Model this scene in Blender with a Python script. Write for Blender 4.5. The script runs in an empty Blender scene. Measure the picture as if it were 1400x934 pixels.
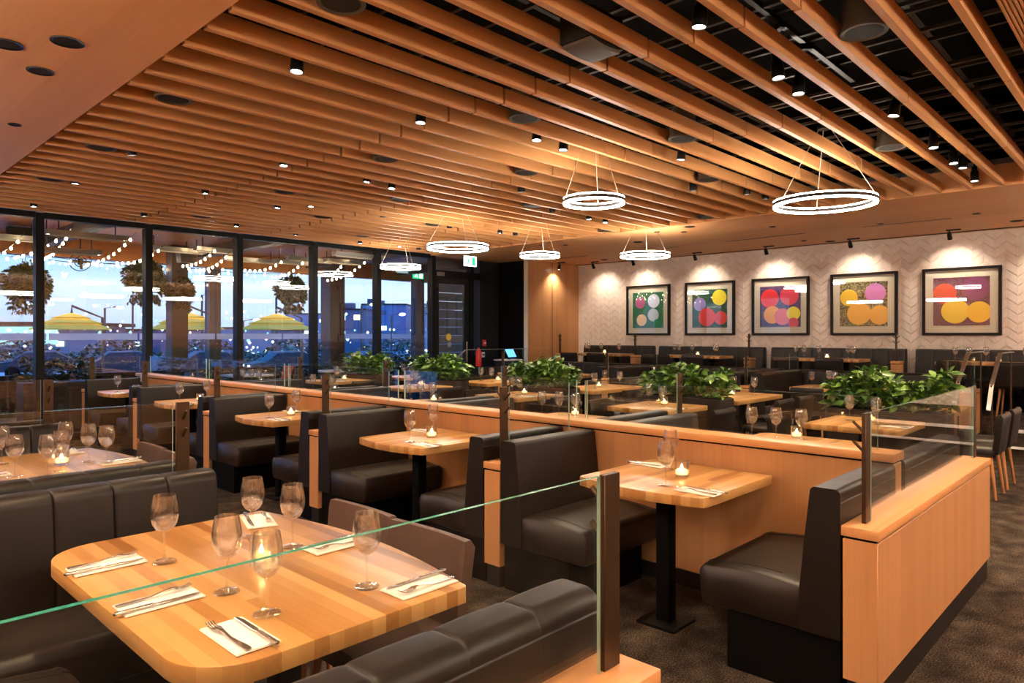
import bpy, bmesh, math, random
from mathutils import Vector, Matrix
R = random.Random(7)
PI = math.pi
SC = bpy.context.scene
COL = SC.collection
ORD = ['first', 'second', 'third', 'fourth', 'fifth', 'sixth', 'seventh', 'eighth', 'ninth', 'tenth', 'eleventh', 'twelfth',
       'thirteenth', 'fourteenth', 'fifteenth', 'sixteenth', 'seventeenth', 'eighteenth', 'nineteenth', 'twentieth',
       'twenty-first', 'twenty-second', 'twenty-third', 'twenty-fourth', 'twenty-fifth', 'twenty-sixth', 'twenty-seventh',
       'twenty-eighth', 'twenty-ninth', 'thirtieth', 'thirty-first', 'thirty-second', 'thirty-third', 'thirty-fourth',
       'thirty-fifth', 'thirty-sixth', 'thirty-seventh', 'thirty-eighth', 'thirty-ninth', 'fortieth', 'forty-first', 'forty-second',
       'forty-third', 'forty-fourth', 'forty-fifth']

# ------------------------------------------------------------------ camera model (x: towards the art wall, y: towards the window wall)
F, CX, CY, EYE = 954.0, 700.0, 458.0, 1.5
CC, SS = .7236, .690


def atz(x, y, z):
    d = F * (EYE - z) / (y - CY); r = (x - CX) / F * d
    return (CC * d + SS * r, SS * d - CC * r)


def atv(x, y, v):
    t = (x - CX) / F; d = v / (SS - CC * t)
    return (d * (CC + SS * t), v, EYE - (y - CY) / F * d)


# ------------------------------------------------------------------ materials
class NT:
    def __init__(s, name):
        s.m = bpy.data.materials.new(name); s.m.use_nodes = True
        s.t = s.m.node_tree; s.t.nodes.clear()
        s.out = s.n('ShaderNodeOutputMaterial')

    def n(s, typ, ins=None, **kw):
        nd = s.t.nodes.new(typ)
        for k, v in kw.items(): setattr(nd, k, v)
        for k, v in (ins or {}).items():
            sock = nd.inputs[k]
            if isinstance(v, bpy.types.NodeSocket): s.t.links.new(v, sock)
            else: sock.default_value = v
        return nd

    def math(s, op, a, b=0.0, c=0.0):
        nd = s.n('ShaderNodeMath', operation=op)
        for i, v in enumerate((a, b, c)):
            if isinstance(v, bpy.types.NodeSocket): s.t.links.new(v, nd.inputs[i])
            else: nd.inputs[i].default_value = v
        return nd.outputs[0]

    def ramp(s, fac, stops):
        nd = s.n('ShaderNodeValToRGB', {'Fac': fac})
        el = nd.color_ramp.elements
        el[0].position, el[0].color = stops[0][0], (*stops[0][1], 1)
        el[1].position, el[1].color = stops[-1][0], (*stops[-1][1], 1)
        for p, c in stops[1:-1]:
            e = el.new(p); e.color = (*c, 1)
        return nd.outputs['Color']

    def bsdf(s, col, rough=.5, metal=0., spec=.5, bump=None, bstr=.3, bdist=.01, emis=None, est=0., **kw):
        b = s.n('ShaderNodeBsdfPrincipled')
        for k, v in (('Base Color', col), ('Roughness', rough), ('Metallic', metal), ('Specular IOR Level', spec)):
            if isinstance(v, bpy.types.NodeSocket): s.t.links.new(v, b.inputs[k])
            elif k == 'Base Color': b.inputs[k].default_value = (*v, 1)
            else: b.inputs[k].default_value = v
        if emis is not None:
            if isinstance(emis, bpy.types.NodeSocket): s.t.links.new(emis, b.inputs['Emission Color'])
            else: b.inputs['Emission Color'].default_value = (*emis, 1)
            b.inputs['Emission Strength'].default_value = est
        for k, v in kw.items(): b.inputs[k.replace('_', ' ')].default_value = v
        if bump is not None:
            bp = s.n('ShaderNodeBump', {'Strength': bstr, 'Distance': bdist, 'Height': bump})
            s.t.links.new(bp.outputs[0], b.inputs['Normal'])
        s.t.links.new(b.outputs[0], s.out.inputs['Surface'])
        return s.m


def plain(name, col, rough=.5, metal=0., spec=.5, **kw):
    return NT(name).bsdf(col, rough, metal, spec, **kw)


def emit(name, col, st):
    t = NT(name)
    e = t.n('ShaderNodeEmission', {'Color': (*col, 1), 'Strength': st})
    t.t.links.new(e.outputs[0], t.out.inputs['Surface'])
    return t.m


def wood(name, c1, c2, axis=0, fine=60., rough=.38, plank=0.0, pax=1, spec=.4):
    """straight-grained timber; AXIS is the grain direction, PLANK the width of the veneer leaves across PAX"""
    t = NT(name)
    tc = t.n('ShaderNodeTexCoord').outputs['Object']
    oi = t.n('ShaderNodeObjectInfo').outputs['Random']
    sc = [fine, fine, fine]; sc[axis] = fine * .03
    off = t.math('MULTIPLY', oi, 37.0)
    comb = t.n('ShaderNodeCombineXYZ', {'X': off, 'Y': off, 'Z': off}).outputs[0]
    mp = t.n('ShaderNodeMapping', {'Vector': tc, 'Scale': sc, 'Location': comb}).outputs[0]
    n1 = t.n('ShaderNodeTexNoise', {'Vector': mp, 'Scale': 1.0, 'Detail': 3., 'Roughness': .6}).outputs['Fac']
    sc2 = [5., 5., 5.]; sc2[axis] = .35
    mp2 = t.n('ShaderNodeMapping', {'Vector': tc, 'Scale': sc2, 'Location': comb}).outputs[0]
    n2 = t.n('ShaderNodeTexNoise', {'Vector': mp2, 'Scale': 1.0, 'Detail': 2.}).outputs['Fac']
    f = t.math('ADD', t.math('MULTIPLY', n1, .5), t.math('MULTIPLY', n2, .5))
    if plank:
        sp = t.n('ShaderNodeSeparateXYZ', {'Vector': tc})
        cell = t.math('FLOOR', t.math('DIVIDE', sp.outputs[pax], plank))
        cell = t.math('ADD', cell, off)
        wn = t.n('ShaderNodeTexWhiteNoise', {'W': cell}, noise_dimensions='1D').outputs['Value']
        f = t.math('ADD', t.math('MULTIPLY', f, .8), t.math('MULTIPLY', wn, .2))
    f2 = t.math('ADD', f, t.math('MULTIPLY', t.math('SUBTRACT', oi, .5), .12))
    col = t.ramp(f2, [(.25, c1), (.75, c2)])
    return t.bsdf(col, rough, spec=spec, bump=n1, bstr=.06, bdist=.002)


def butcher(name, ax=0):
    """staves along x"""
    t = NT(name)
    tc = t.n('ShaderNodeTexCoord').outputs['Object']
    sp = t.n('ShaderNodeSeparateXYZ', {'Vector': tc})
    w = .043
    row = t.math('FLOOR', t.math('DIVIDE', sp.outputs[1 - ax], w))
    rnd = t.n('ShaderNodeTexWhiteNoise', {'W': row}, noise_dimensions='1D').outputs['Value']
    seg = t.math('FLOOR', t.math('ADD', t.math('DIVIDE', sp.outputs[ax], 1.7), t.math('MULTIPLY', rnd, 5.)))
    v = t.n('ShaderNodeCombineXYZ', {'X': row, 'Y': seg}).outputs[0]
    wn = t.n('ShaderNodeTexWhiteNoise', {'Vector': v}, noise_dimensions='2D').outputs['Value']
    mp = t.n('ShaderNodeMapping', {'Vector': tc, 'Scale': (3., 90., 40.) if ax == 0 else (90., 3., 40.)}).outputs[0]
    n1 = t.n('ShaderNodeTexNoise', {'Vector': mp, 'Scale': 1.0, 'Detail': 4., 'Distortion': .4}).outputs['Fac']
    f = t.math('ADD', t.math('MULTIPLY', wn, .78), t.math('MULTIPLY', n1, .22))
    col = t.ramp(f, [(.10, (.19, .070, .016)), (.30, (.29, .125, .030)), (.44, (.37, .175, .050)), (.65, (.45, .235, .074)), (1., (.52, .30, .11))])
    return t.bsdf(col, .28, spec=.5, bump=n1, bstr=.03, bdist=.002)


def pane(name, tint, base=.04, power=5., amt=.96):
    t = NT(name)
    lw = t.n('ShaderNodeLayerWeight', {'Blend': .5}).outputs['Facing']
    fac = t.math('ADD', base, t.math('MULTIPLY', t.math('POWER', lw, power), amt))
    a = t.n('ShaderNodeBsdfTransparent', {'Color': (*tint, 1)})
    b = t.n('ShaderNodeBsdfGlossy', {'Color': (1, 1, 1, 1), 'Roughness': 0.0})
    mx = t.n('ShaderNodeMixShader', {'Fac': fac})
    t.t.links.new(a.outputs[0], mx.inputs[1]); t.t.links.new(b.outputs[0], mx.inputs[2])
    t.t.links.new(mx.outputs[0], t.out.inputs['Surface'])
    return t.m


def leather(name, col, rough=.36):
    t = NT(name)
    tc = t.n('ShaderNodeTexCoord').outputs['Object']
    v = t.n('ShaderNodeTexVoronoi', {'Vector': tc, 'Scale': 420.}).outputs['Distance']
    n = t.n('ShaderNodeTexNoise', {'Vector': tc, 'Scale': 5., 'Detail': 3.}).outputs['Fac']
    c = t.ramp(n, [(.3, tuple(x * .85 for x in col)), (.7, tuple(x * 1.12 for x in col))])
    ro = t.math('ADD', rough - .06, t.math('MULTIPLY', n, .12))
    return t.bsdf(c, ro, spec=.32, bump=v, bstr=.08, bdist=.002)


def carpet(name):
    t = NT(name)
    tc = t.n('ShaderNodeTexCoord').outputs['Object']
    n = t.n('ShaderNodeTexNoise', {'Vector': tc, 'Scale': 130., 'Detail': 3., 'Roughness': .8}).outputs['Fac']
    n2 = t.n('ShaderNodeTexNoise', {'Vector': tc, 'Scale': 6., 'Detail': 5.}).outputs['Fac']
    f = t.math('ADD', t.math('MULTIPLY', n, .7), t.math('MULTIPLY', n2, .3))
    c = t.ramp(f, [(.40, (.010, .007, .005)), (.5, (.040, .028, .020)), (.60, (.15, .115, .085))])
    return t.bsdf(c, .95, spec=.1, bump=n, bstr=.9, bdist=.012)


def chevron(name):
    t = NT(name)
    tc = t.n('ShaderNodeTexCoord').outputs['Object']
    sp = t.n('ShaderNodeSeparateXYZ', {'Vector': tc})
    p = .30
    tri = t.math('PINGPONG', sp.outputs[1], p / 2)
    h = t.math('SUBTRACT', sp.outputs[2], t.math('MULTIPLY', tri, .8))
    fr = t.math('FRACT', t.math('DIVIDE', h, .15))
    g = t.math('SMOOTH_MIN', t.math('MULTIPLY', fr, 6.), 1.0, .2)
    side = t.math('FRACT', t.math('DIVIDE', sp.outputs[1], p / 2))
    g2 = t.math('MINIMUM', t.math('MULTIPLY', side, 20.), 1.0)
    relief = t.math('ADD', t.math('MULTIPLY', fr, .6), t.math('MINIMUM', g, g2))
    n = t.n('ShaderNodeTexNoise', {'Vector': tc, 'Scale': 9., 'Detail': 4.}).outputs['Fac']
    c = t.ramp(n, [(.3, (.61, .51, .435)), (.7, (.69, .595, .52))])
    return t.bsdf(c, .7, spec=.3, bump=relief, bstr=.55, bdist=.018)


def leaf(name, c1, c2):
    t = NT(name)
    tc = t.n('ShaderNodeTexCoord').outputs['Object']
    n = t.n('ShaderNodeTexNoise', {'Vector': tc, 'Scale': 9., 'Detail': 2.}).outputs['Fac']
    c = t.ramp(n, [(.38, c1), (.62, c2)])
    return t.bsdf(c, .35, spec=.5)


M = {}
M['wood'] = wood('fir_veneer', (.39, .178, .067), (.53, .27, .115), 2, 55., .35, .105, 1)       # vertical grain panels, leaves across y
M['woodx'] = wood('fir_veneer_along', (.39, .178, .067), (.53, .27, .115), 2, 55., .35, .105, 0)
M['cap'] = wood('fir_cap', (.44, .19, .065), (.62, .31, .12), 0, 50., .33)
M['capy'] = wood('fir_cap_long', (.44, .19, .065), (.62, .31, .12), 1, 50., .33)
M['slat'] = wood('slat_timber', (.50, .222, .076), (.66, .325, .125), 0, 50., .45, spec=.25)
M['soffit'] = wood('soffit_veneer', (.70, .325, .125), (.82, .425, .185), 1, 40., .45, .3, 0, spec=.25)
M['butcher'] = butcher('butcher_block')
M['butchery'] = butcher('butcher_block_long', 1)
M['legwood'] = wood('chair_leg_timber', (.36, .15, .05), (.55, .26, .10), 2, 60., .4)
M['leather'] = leather('brown_leather', (.0105, .0066, .0048), .42)
M['leather_side'] = leather('brown_leather_side', (.011, .0080, .0075), .34)
M['taupe'] = leather('taupe_leather', (.082, .048, .035), .42)
M['seatpad'] = leather('seat_leather', (.0155, .0100, .0074), .40)
M['plinth'] = plain('black_plinth', (.0022, .002, .002), .7, spec=.08)
M['kick'] = plain('dark_toe_kick', (.014, .011, .009), .6, spec=.15)
M['bronze'] = plain('bronze_bar', (.065, .036, .018), .42, .7)
M['blackm'] = plain('black_metal', (.010, .010, .010), .35, .6)
M['mull'] = plain('dark_mullion', (.0035, .0035, .004), .5, 0., spec=.18)
M['glass'] = pane('clear_glass', (.965, .98, .97))
M['winglass'] = pane('window_glass', (.96, .98, .985), .05)
M['edge'] = plain('green_glass_edge', (.025, .26, .19), .12, spec=.9, Transmission_Weight=.25)
M['edge2'] = plain('pale_glass_edge', (.40, .62, .50), .2, spec=.8, Transmission_Weight=.4)
def stemware(name, mixf):
    t = NT(name)
    a = t.n('ShaderNodeBsdfTransparent', {'Color': (.985, .985, .98, 1)})
    b = t.n('ShaderNodeBsdfGlass', {'Color': (1, 1, 1, 1), 'Roughness': 0.0, 'IOR': 1.45})
    mx = t.n('ShaderNodeMixShader', {'Fac': mixf})
    t.t.links.new(a.outputs[0], mx.inputs[1]); t.t.links.new(b.outputs[0], mx.inputs[2])
    lw = t.n('ShaderNodeLayerWeight', {'Blend': .5}).outputs['Facing']
    fac = t.math('ADD', .06, t.math('MULTIPLY', t.math('POWER', lw, 2.3), .9))
    g = t.n('ShaderNodeBsdfGlossy', {'Color': (1, 1, 1, 1), 'Roughness': 0.02})
    m2 = t.n('ShaderNodeMixShader', {'Fac': fac})
    t.t.links.new(mx.outputs[0], m2.inputs[1]); t.t.links.new(g.outputs[0], m2.inputs[2])
    t.t.links.new(m2.outputs[0], t.out.inputs['Surface'])
    return t.m


M['wineglass'] = stemware('stemware', .26)
M['footglass'] = pane('stemware_foot', (.965, .965, .955), .07, 1.8, .6)
M['tumbler'] = stemware('tumbler_glass', .35)
M['wax'] = plain('candle_wax', (.85, .62, .32), .5, emis=(1., .55, .18), est=2.0)  # emission puts the flame's glow into the wax
M['flame'] = emit('candle_flame', (1., .66, .25), 60.)
M['napkin'] = plain('white_napkin', (.78, .72, .64), .85, spec=.1)
M['steel'] = plain('cutlery_steel', (.70, .68, .65), .24, 1.)
M['carpet'] = carpet('brown_carpet')
M['chevron'] = chevron('chevron_tile')
M['black'] = plain('black_paint', (.008, .008, .009), .55, spec=.3)
M['void'] = plain('void_black', (.004, .004, .004), .9, spec=.05)
M['grid'] = plain('ceiling_strut', (.034, .023, .015), .55, .2)
M['ring'] = emit('led_ring', (1., .90, .76), 34.)
M['fill_ring'] = emit('led_ring_fill', (1., .90, .76), 50.)  # stronger emission for the added out-of-view rings
M['hoop'] = plain('ring_hoop', (.03, .022, .016), .6)
M['lens'] = emit('spot_lens', (1., .90, .74), 22.)
M['spk'] = plain('speaker_grille', (.022, .018, .015), .7, spec=.2)
M['spk2'] = plain('speaker_rim', (.10, .078, .058), .6, spec=.2)
M['cable'] = plain('steel_cable', (.55, .45, .36), .35, .6)
M['leafa'] = leaf('planter_leaf', (.018, .075, .010), (.14, .26, .035))
M['leafb'] = leaf('basket_leaf', (.020, .035, .008), (.10, .11, .022))
M['leafc'] = leaf('shrub_leaf', (.006, .018, .006), (.03, .055, .015))
M['planter'] = plain('planter_box_brown', (.030, .019, .013), .5, spec=.3)
M['frame'] = plain('picture_frame_dark', (.008, .004, .003), .5, spec=.2)
M['mat'] = plain('cream_mat', (.64, .57, .47), .8)
M['white'] = plain('white_gloss', (.75, .74, .72), .4)
M['grey'] = plain('grey_planks', (.19, .165, .145), .6)
M['red'] = plain('signal_red', (.60, .03, .02), .4)
M['concrete'] = plain('patio_paving', (.10, .10, .10), .8)
def canvas(name, col):
    t = NT(name)
    a = t.n('ShaderNodeBsdfDiffuse', {'Color': (*col, 1)}); b = t.n('ShaderNodeBsdfTranslucent', {'Color': (*col, 1)})
    mx = t.n('ShaderNodeMixShader', {'Fac': .45})
    t.t.links.new(a.outputs[0], mx.inputs[1]); t.t.links.new(b.outputs[0], mx.inputs[2]); t.t.links.new(mx.outputs[0], t.out.inputs['Surface'])
    return t.m


M['yellow'] = canvas('yellow_canvas', (.80, .58, .10))
M['patiowood'] = wood('patio_timber', (.22, .065, .014), (.34, .115, .028), 0, 40., .5, .14, 1)
M['column'] = plain('brown_column', (.05, .031, .024), .6)
M['heater'] = plain('heater_metal', (.45, .42, .39), .3, .9)
M['bulb'] = emit('string_bulb', (1., .74, .42), 30.)
M['coral'] = plain('coral_blanket', (.75, .16, .10), .9)
M['navy'] = plain('patio_chair_navy', (.022, .028, .045), .6)
M['screen'] = emit('screen_blue', (.12, .42, .85), 1.1)
M['exitw'] = emit('sign_white', (.75, 1., 1.), 2.2)
M['exitg'] = emit('sign_green', (.02, .45, .16), 1.0)
M['frost'] = canvas('frosted_stripe', (.80, .86, .93))
M['road'] = plain('dusk_asphalt', (.22, .25, .30), .45)


# ------------------------------------------------------------------ mesh builder
class MB:
    def __init__(s): s.v, s.f, s.m, s.sm = [], [], [], []

    def add(s, vs, fs, m=0, sm=True):
        o = len(s.v); s.v.extend([tuple(p) for p in vs])
        for f in fs:
            s.f.append(tuple(o + i for i in f)); s.m.append(m); s.sm.append(sm)
        return s

    def box(s, x0, x1, y0, y1, z0, z1, m=0, ms=None):
        vs = [(x, y, z) for z in (z0, z1) for y in (y0, y1) for x in (x0, x1)]
        fs = [(0, 2, 3, 1), (4, 5, 7, 6), (0, 1, 5, 4), (2, 6, 7, 3), (0, 4, 6, 2), (1, 3, 7, 5)]
        for i, f in enumerate(fs): s.add([], [], 0)
        o = len(s.v); s.v.extend(vs)
        for i, f in enumerate(fs):
            s.f.append(tuple(o + k for k in f)); s.m.append(ms[i] if ms else m); s.sm.append(False)
        return s

    def prism(s, pts, z0, z1, m=0, mside=None):
        n = len(pts)
        vs = [(x, y, z0) for x, y in pts] + [(x, y, z1) for x, y in pts]
        s.add(vs, [tuple(range(n))[::-1], tuple(range(n, 2 * n))], m, False)
        o = len(s.v) - 2 * n
        for i in range(n):
            j = (i + 1) % n
            s.f.append((o + i, o + j, o + n + j, o + n + i)); s.m.append(m if mside is None else mside); s.sm.append(True)
        return s

    def lathe(s, prof, n=24, c=(0, 0, 0), m=0, close=False):
        vs, fs = [], []
        for r, z in prof:
            for k in range(n):
                a = 2 * PI * k / n
                vs.append((c[0] + r * math.cos(a), c[1] + r * math.sin(a), c[2] + z))
        L = len(prof)
        for i in range(L - 1 if not close else L):
            for k in range(n):
                k2 = (k + 1) % n; i2 = (i + 1) % L
                fs.append((i * n + k, i * n + k2, i2 * n + k2, i2 * n + k))
        return s.add(vs, fs, m)

    def disc(s, r, z, n=24, c=(0, 0), m=0, up=True):
        vs = [(c[0] + r * math.cos(2 * PI * k / n), c[1] + r * math.sin(2 * PI * k / n), z) for k in range(n)]
        return s.add(vs, [tuple(range(n)) if up else tuple(range(n))[::-1]], m, False)

    def tube(s, pts, r, n=8, m=0, caps=True):
        pts = [Vector(p) for p in pts]
        rs = r if isinstance(r, (list, tuple)) else [r] * len(pts)
        vs, fs = [], []
        for i, p in enumerate(pts):
            d = (pts[min(i + 1, len(pts) - 1)] - pts[max(i - 1, 0)]).normalized()
            a = Vector((0, 0, 1)) if abs(d.z) < .9 else Vector((1, 0, 0))
            e1 = d.cross(a).normalized(); e2 = d.cross(e1)
            for k in range(n):
                an = 2 * PI * k / n
                vs.append(p + (e1 * math.cos(an) + e2 * math.sin(an)) * rs[i])
        for i in range(len(pts) - 1):
            for k in range(n):
                k2 = (k + 1) % n
                fs.append((i * n + k, i * n + k2, (i + 1) * n + k2, (i + 1) * n + k))
        if caps:
            fs.append(tuple(range(n))); fs.append(tuple(range((len(pts) - 1) * n, len(pts) * n)))
        return s.add(vs, fs, m)

    def loft(s, secs, m=0, caps=True, closed=True):
        """sections: lists of equal numbers of points"""
        n = len(secs[0]); vs = [p for sec in secs for p in sec]; fs = []
        for i in range(len(secs) - 1):
            for k in range(n if closed else n - 1):
                k2 = (k + 1) % n
                fs.append((i * n + k, i * n + k2, (i + 1) * n + k2, (i + 1) * n + k))
        s.add(vs, fs, m)
        if caps:
            o = len(s.v) - len(vs)
            s.f.append(tuple(o + i for i in range(n))[::-1]); s.m.append(m); s.sm.append(True)
            s.f.append(tuple(o + (len(secs) - 1) * n + i for i in range(n))); s.m.append(m); s.sm.append(True)
        return s

    def build(s, name, mats, parent=None, bevel=0., seg=2, ang=38., loc=None, rot=None, fix=True):
        me = bpy.data.meshes.new(name)
        me.from_pydata(s.v, [], s.f)
        if not isinstance(mats, (list, tuple)): mats = [mats]
        for m in mats: me.materials.append(M[m] if isinstance(m, str) else m)
        me.polygons.foreach_set('material_index', s.m)
        bm = bmesh.new(); bm.from_mesh(me)
        if fix: bmesh.ops.recalc_face_normals(bm, faces=bm.faces)
        if bevel:
            es = [e for e in bm.edges if len(e.link_faces) == 2 and e.calc_face_angle(0) > math.radians(30)]
            bmesh.ops.bevel(bm, geom=es, offset=bevel, segments=seg, profile=.5, affect='EDGES', clamp_overlap=True)
        bm.to_mesh(me); bm.free()
        for p in me.polygons: p.use_smooth = True
        try: me.set_sharp_from_angle(angle=math.radians(ang))
        except Exception: pass
        o = bpy.data.objects.new(name, me); COL.objects.link(o)
        if parent: o.parent = parent
        if loc: o.location = loc
        if rot: o.rotation_euler = rot
        return o


def tag(o, label, cat, group=None):
    o['label'] = label; o['category'] = cat
    if group: o['group'] = group
    return o


def thing(name, label, cat, loc=(0, 0, 0), rz=0., group=None):
    o = bpy.data.objects.new(name, None); COL.objects.link(o)
    o.location = loc; o.rotation_euler = (0, 0, rz); o.empty_display_size = .1
    return tag(o, label, cat, group)


def struct(o):
    o['kind'] = 'structure'; return o


def dup(root, label, loc=None, rz=None, group=None):
    r = root.copy(); COL.objects.link(r)
    if loc is not None: r.location = loc
    if rz is not None: r.rotation_euler = (0, 0, rz)
    r['label'] = label
    if group: r['group'] = group
    def rec(src, dst):
        for ch in list(src.children):
            c = ch.copy(); COL.objects.link(c); c.parent = dst
            c.matrix_parent_inverse = ch.matrix_parent_inverse
            rec(ch, c)
    rec(root, r)
    return r


def rrect(x0, x1, y0, y1, rad, n=8):
    """rad: radii at (x0,y0),(x1,y0),(x1,y1),(x0,y1)"""
    out = []
    for (cx, cy, r, a0) in ((x0, y0, rad[0], PI), (x1, y0, rad[1], 1.5 * PI), (x1, y1, rad[2], 0), (x0, y1, rad[3], .5 * PI)):
        sx = cx + r if cx == x0 else cx - r; sy = cy + r if cy == y0 else cy - r
        for k in range(n + 1):
            a = a0 + .5 * PI * k / n
            out.append((sx + r * math.cos(a), sy + r * math.sin(a)))
    return out


# ------------------------------------------------------------------ room shell
WIN = 11.4; ART = 13.35; ZC = 3.17; SLX0, SLX1 = 1.58, 9.45; PLX = 11.78; PZ = .34; VR = .66
struct(MB().box(-2.2, 13.6, -3.2, WIN, -.1, 0).build('floor', 'carpet'))
pf = MB().box(PLX, ART, -3.2, 10.48, .002, PZ, 0)
pf.box(10.4, PLX, -3.2, 1.52, .002, PZ, 0).box(10.1, 10.4, -3.2, 1.52, .002, PZ / 2, 0)
pf.box(10.37, 10.4, -3.2, 1.52, PZ, PZ + .006, 1).box(10.07, 10.1, -3.2, 1.52, PZ / 2 - .02, PZ / 2 + .006, 1).box(10.36, 10.4, -3.2, 1.52, PZ - .03, PZ, 1)
struct(pf.build('floor_raised', ['carpet', 'white']))
struct(MB().box(ART, ART + .2, -3.2, WIN + .2, 0, 4.4).build('wall_art', 'chevron'))
struct(MB().box(-2.4, -2.2, -3.2, WIN + .2, 0, 4.4).build('wall_back', 'woodx'))
struct(MB().box(-2.4, ART + .2, -3.4, -3.2, 0, 4.4).build('wall_side', 'woodx'))
w = MB().box(11.52, ART, 10.5, WIN, 0, ZC, 0)
w.box(11.50, 11.52, 10.49, 10.60, 0, ZC, 1).box(11.50, 11.52, 10.60, WIN, 0, ZC, 2).box(12.36, 12.366, 10.494, 10.5, 0, ZC, 2)
struct(w.build('wall_wood_panel', ['woodx', 'mat', 'plinth']))
struct(MB().box(10.9, ART, WIN, WIN + .2, 0, ZC).build('wall_black', 'black'))
# ceilings
struct(MB().box(-2.2, SLX0, -3.2, WIN, ZC, ZC + .25).build('ceiling_soffit', 'soffit'))
struct(MB().box(SLX1, ART, -3.2, WIN, ZC, ZC + .25).build('ceiling_dropped', 'soffit'))
rib = MB().box(SLX0, SLX1, -3.2, VR, ZC + .012, ZC + .25)
for k in range(40): rib.box(SLX0, SLX1, VR - .02 - k * .02, VR - .008 - k * .02, ZC, ZC + .012)
struct(rib.build('ceiling_ribbed', 'slat'))
struct(MB().box(-2.2, ART, -3.2, WIN + .2, 4.3, 4.4).build('ceiling_void', 'void'))
g = MB()
x = SLX0 + .1; k = 0
while x < SLX1:
    g.box(x, x + .03, VR, WIN, 3.52 + .05 * (k % 2), 3.545 + .05 * (k % 2)); x += R.uniform(.22, .5); k += 1
for y in (1.3, 3.1, 5.2, 7.4, 9.3): g.box(SLX0, SLX1, y, y + .04, 3.70, 3.74)
struct(g.build('ceiling_grid', 'grid'))
struct(MB().box(SLX0, SLX1, WIN - .02, WIN + .18, ZC + .06, 4.3).build('wall_window_head', 'black'))
# slats: one board run per row, jointed at fixed distances
sv0, sdv, SH, SW = .81, .3033, .115, .042
joints = [SLX0 + .012, 3.61, 5.58, 7.52, SLX1 - .012]
rows = [sv0 + sdv * k for k in range(36) if sv0 + sdv * k < WIN - .08]
proto = None
for k, v in enumerate(rows):
    n = len(rows) - k
    lab = f"fir ceiling slat, {ORD[n - 1]} counted from the window wall"
    if proto is None:
        proto = thing('ceiling_slat', lab, 'ceiling slat', (0, v, ZC), 0, 'slats of the timber ceiling')
        for a, b in zip(joints, joints[1:]):
            MB().box(a + .010, b - .010, -SW / 2, SW / 2, .002, SH).build('board', 'slat', proto, .0015, 1)
    else: dup(proto, lab, (0, v, ZC))


def gapv(v):
    """nearest slot between two slats"""
    k = round((v - sv0 - sdv / 2) / sdv)
    return sv0 + sdv * (max(0, k) + .5)


# ------------------------------------------------------------------ ceiling fittings
SPOT = bpy.data.lights.new('spot_lamp', 'SPOT'); SPOT.energy = 55.; SPOT.color = (1., .72, .44)
SPOT.spot_size = math.radians(88); SPOT.spot_blend = .7; SPOT.shadow_soft_size = .035
spots = [(395, 99), (187, 209), (105, 251), (391, 227), (275, 265), (590, 162), (718, 197), (503, 249), (543, 254), (704, 263), (925, 46), (1041, 112),
         (1069, 129), (757, 207), (925, 217), (940, 259), (1010, 267), (1037, 275), (1226, 158), (1283, 200), (1299, 223), (1309, 233), (1336, 244),
         (44, 282), (192, 295), (287, 305), (319, 309), (387, 282), (422, 285), (527, 298), (401, 322), (495, 331), (543, 338), (568, 341), (621, 311),
         (683, 317), (744, 291), (813, 298), (838, 302), (706, 320)]


def place(px, z=ZC):
    u, v = atz(px[0], px[1], z); return min(max(u, SLX0 + .1), SLX1 - .1), gapv(min(v, rows[-1] - .16))


pos = sorted([place(p) for p in spots])
sproto = None; used = set(); inslot = {}
for i, (u, v) in enumerate(pos):
    while any(abs(u - a) < .17 and abs(v - b) < .1 for a, b in used): u += .17
    used.add((u, v))
    slot = len(rows) - round((v - sv0 - sdv / 2) / sdv) - 1
    inslot[slot] = inslot.get(slot, 0) + 1
    lab = f"black track spotlight, {ORD[inslot[slot] - 1]} from the soffit in the {ORD[slot - 1]} slat gap from the windows"
    if sproto is None:
        sproto = thing('track_spotlight', lab, 'spotlight', (u, v, ZC), 0, 'spotlights between the ceiling slats')
        MB().lathe([(.001, .16), (.026, .16), (.026, .12), (.038, .10), (.042, .03), (.042, 0), (.036, 0), (.036, .012)], 20).build('housing', 'blackm', sproto)
        MB().disc(.036, .010, 20, up=False).build('lens', 'lens', sproto)
        MB().tube([(0, 0, .16), (0, 0, .30)], .010).box(-.012, .012, -.05, .05, .20, .215).build('stem', 'blackm', sproto)
        MB().box(-.09, .09, -.02, .02, .30, .34).build('track_adapter', 'blackm', sproto)
        lo = bpy.data.objects.new('spot_lamp', SPOT); COL.objects.link(lo); lo.parent = sproto; lo.location = (0, 0, -.012)
        s0 = sproto
    else: s0 = dup(sproto, lab, (u, v, ZC))
    s0.location.z += R.uniform(-.03, .02)
    s0.rotation_euler = (R.uniform(-.12, .12), R.uniform(-.12, .12), R.uniform(0, 6))
tp = None
for i, (u, v, L) in enumerate(((4.6, 1.72, 2.6), (8.0, 1.4, 2.2), (5.2, 3.2, 3.), (5.4, 5.4, 3.), (5.4, 7.8, 3.), (4.0, 9.9, 3.))):
    lab = f"black lighting track above the slats, {ORD[i]} one going towards the windows"
    o = MB().box(-L / 2, L / 2, -.018, .018, 0, .035).build('ceiling_lighting_track', 'blackm', loc=(u, gapv(v), ZC + .345))
    tag(o, lab, 'lighting track', 'tracks above the slats')
spk = [(247, 130), (142, 200), (67, 246), (449, 15), (701, 167), (516, 221), (395, 261), (557, 271), (711, 238), (920, 193), (961, 247), (1177, 45), (1217, 202),
       (275, 296), (445, 296), (600, 306), (502, 322), (960, 298), (720, 283), (817, 317)]
kp = None
poss = sorted([place(p, 3.19) for p in spk]); inslot = {}
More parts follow.
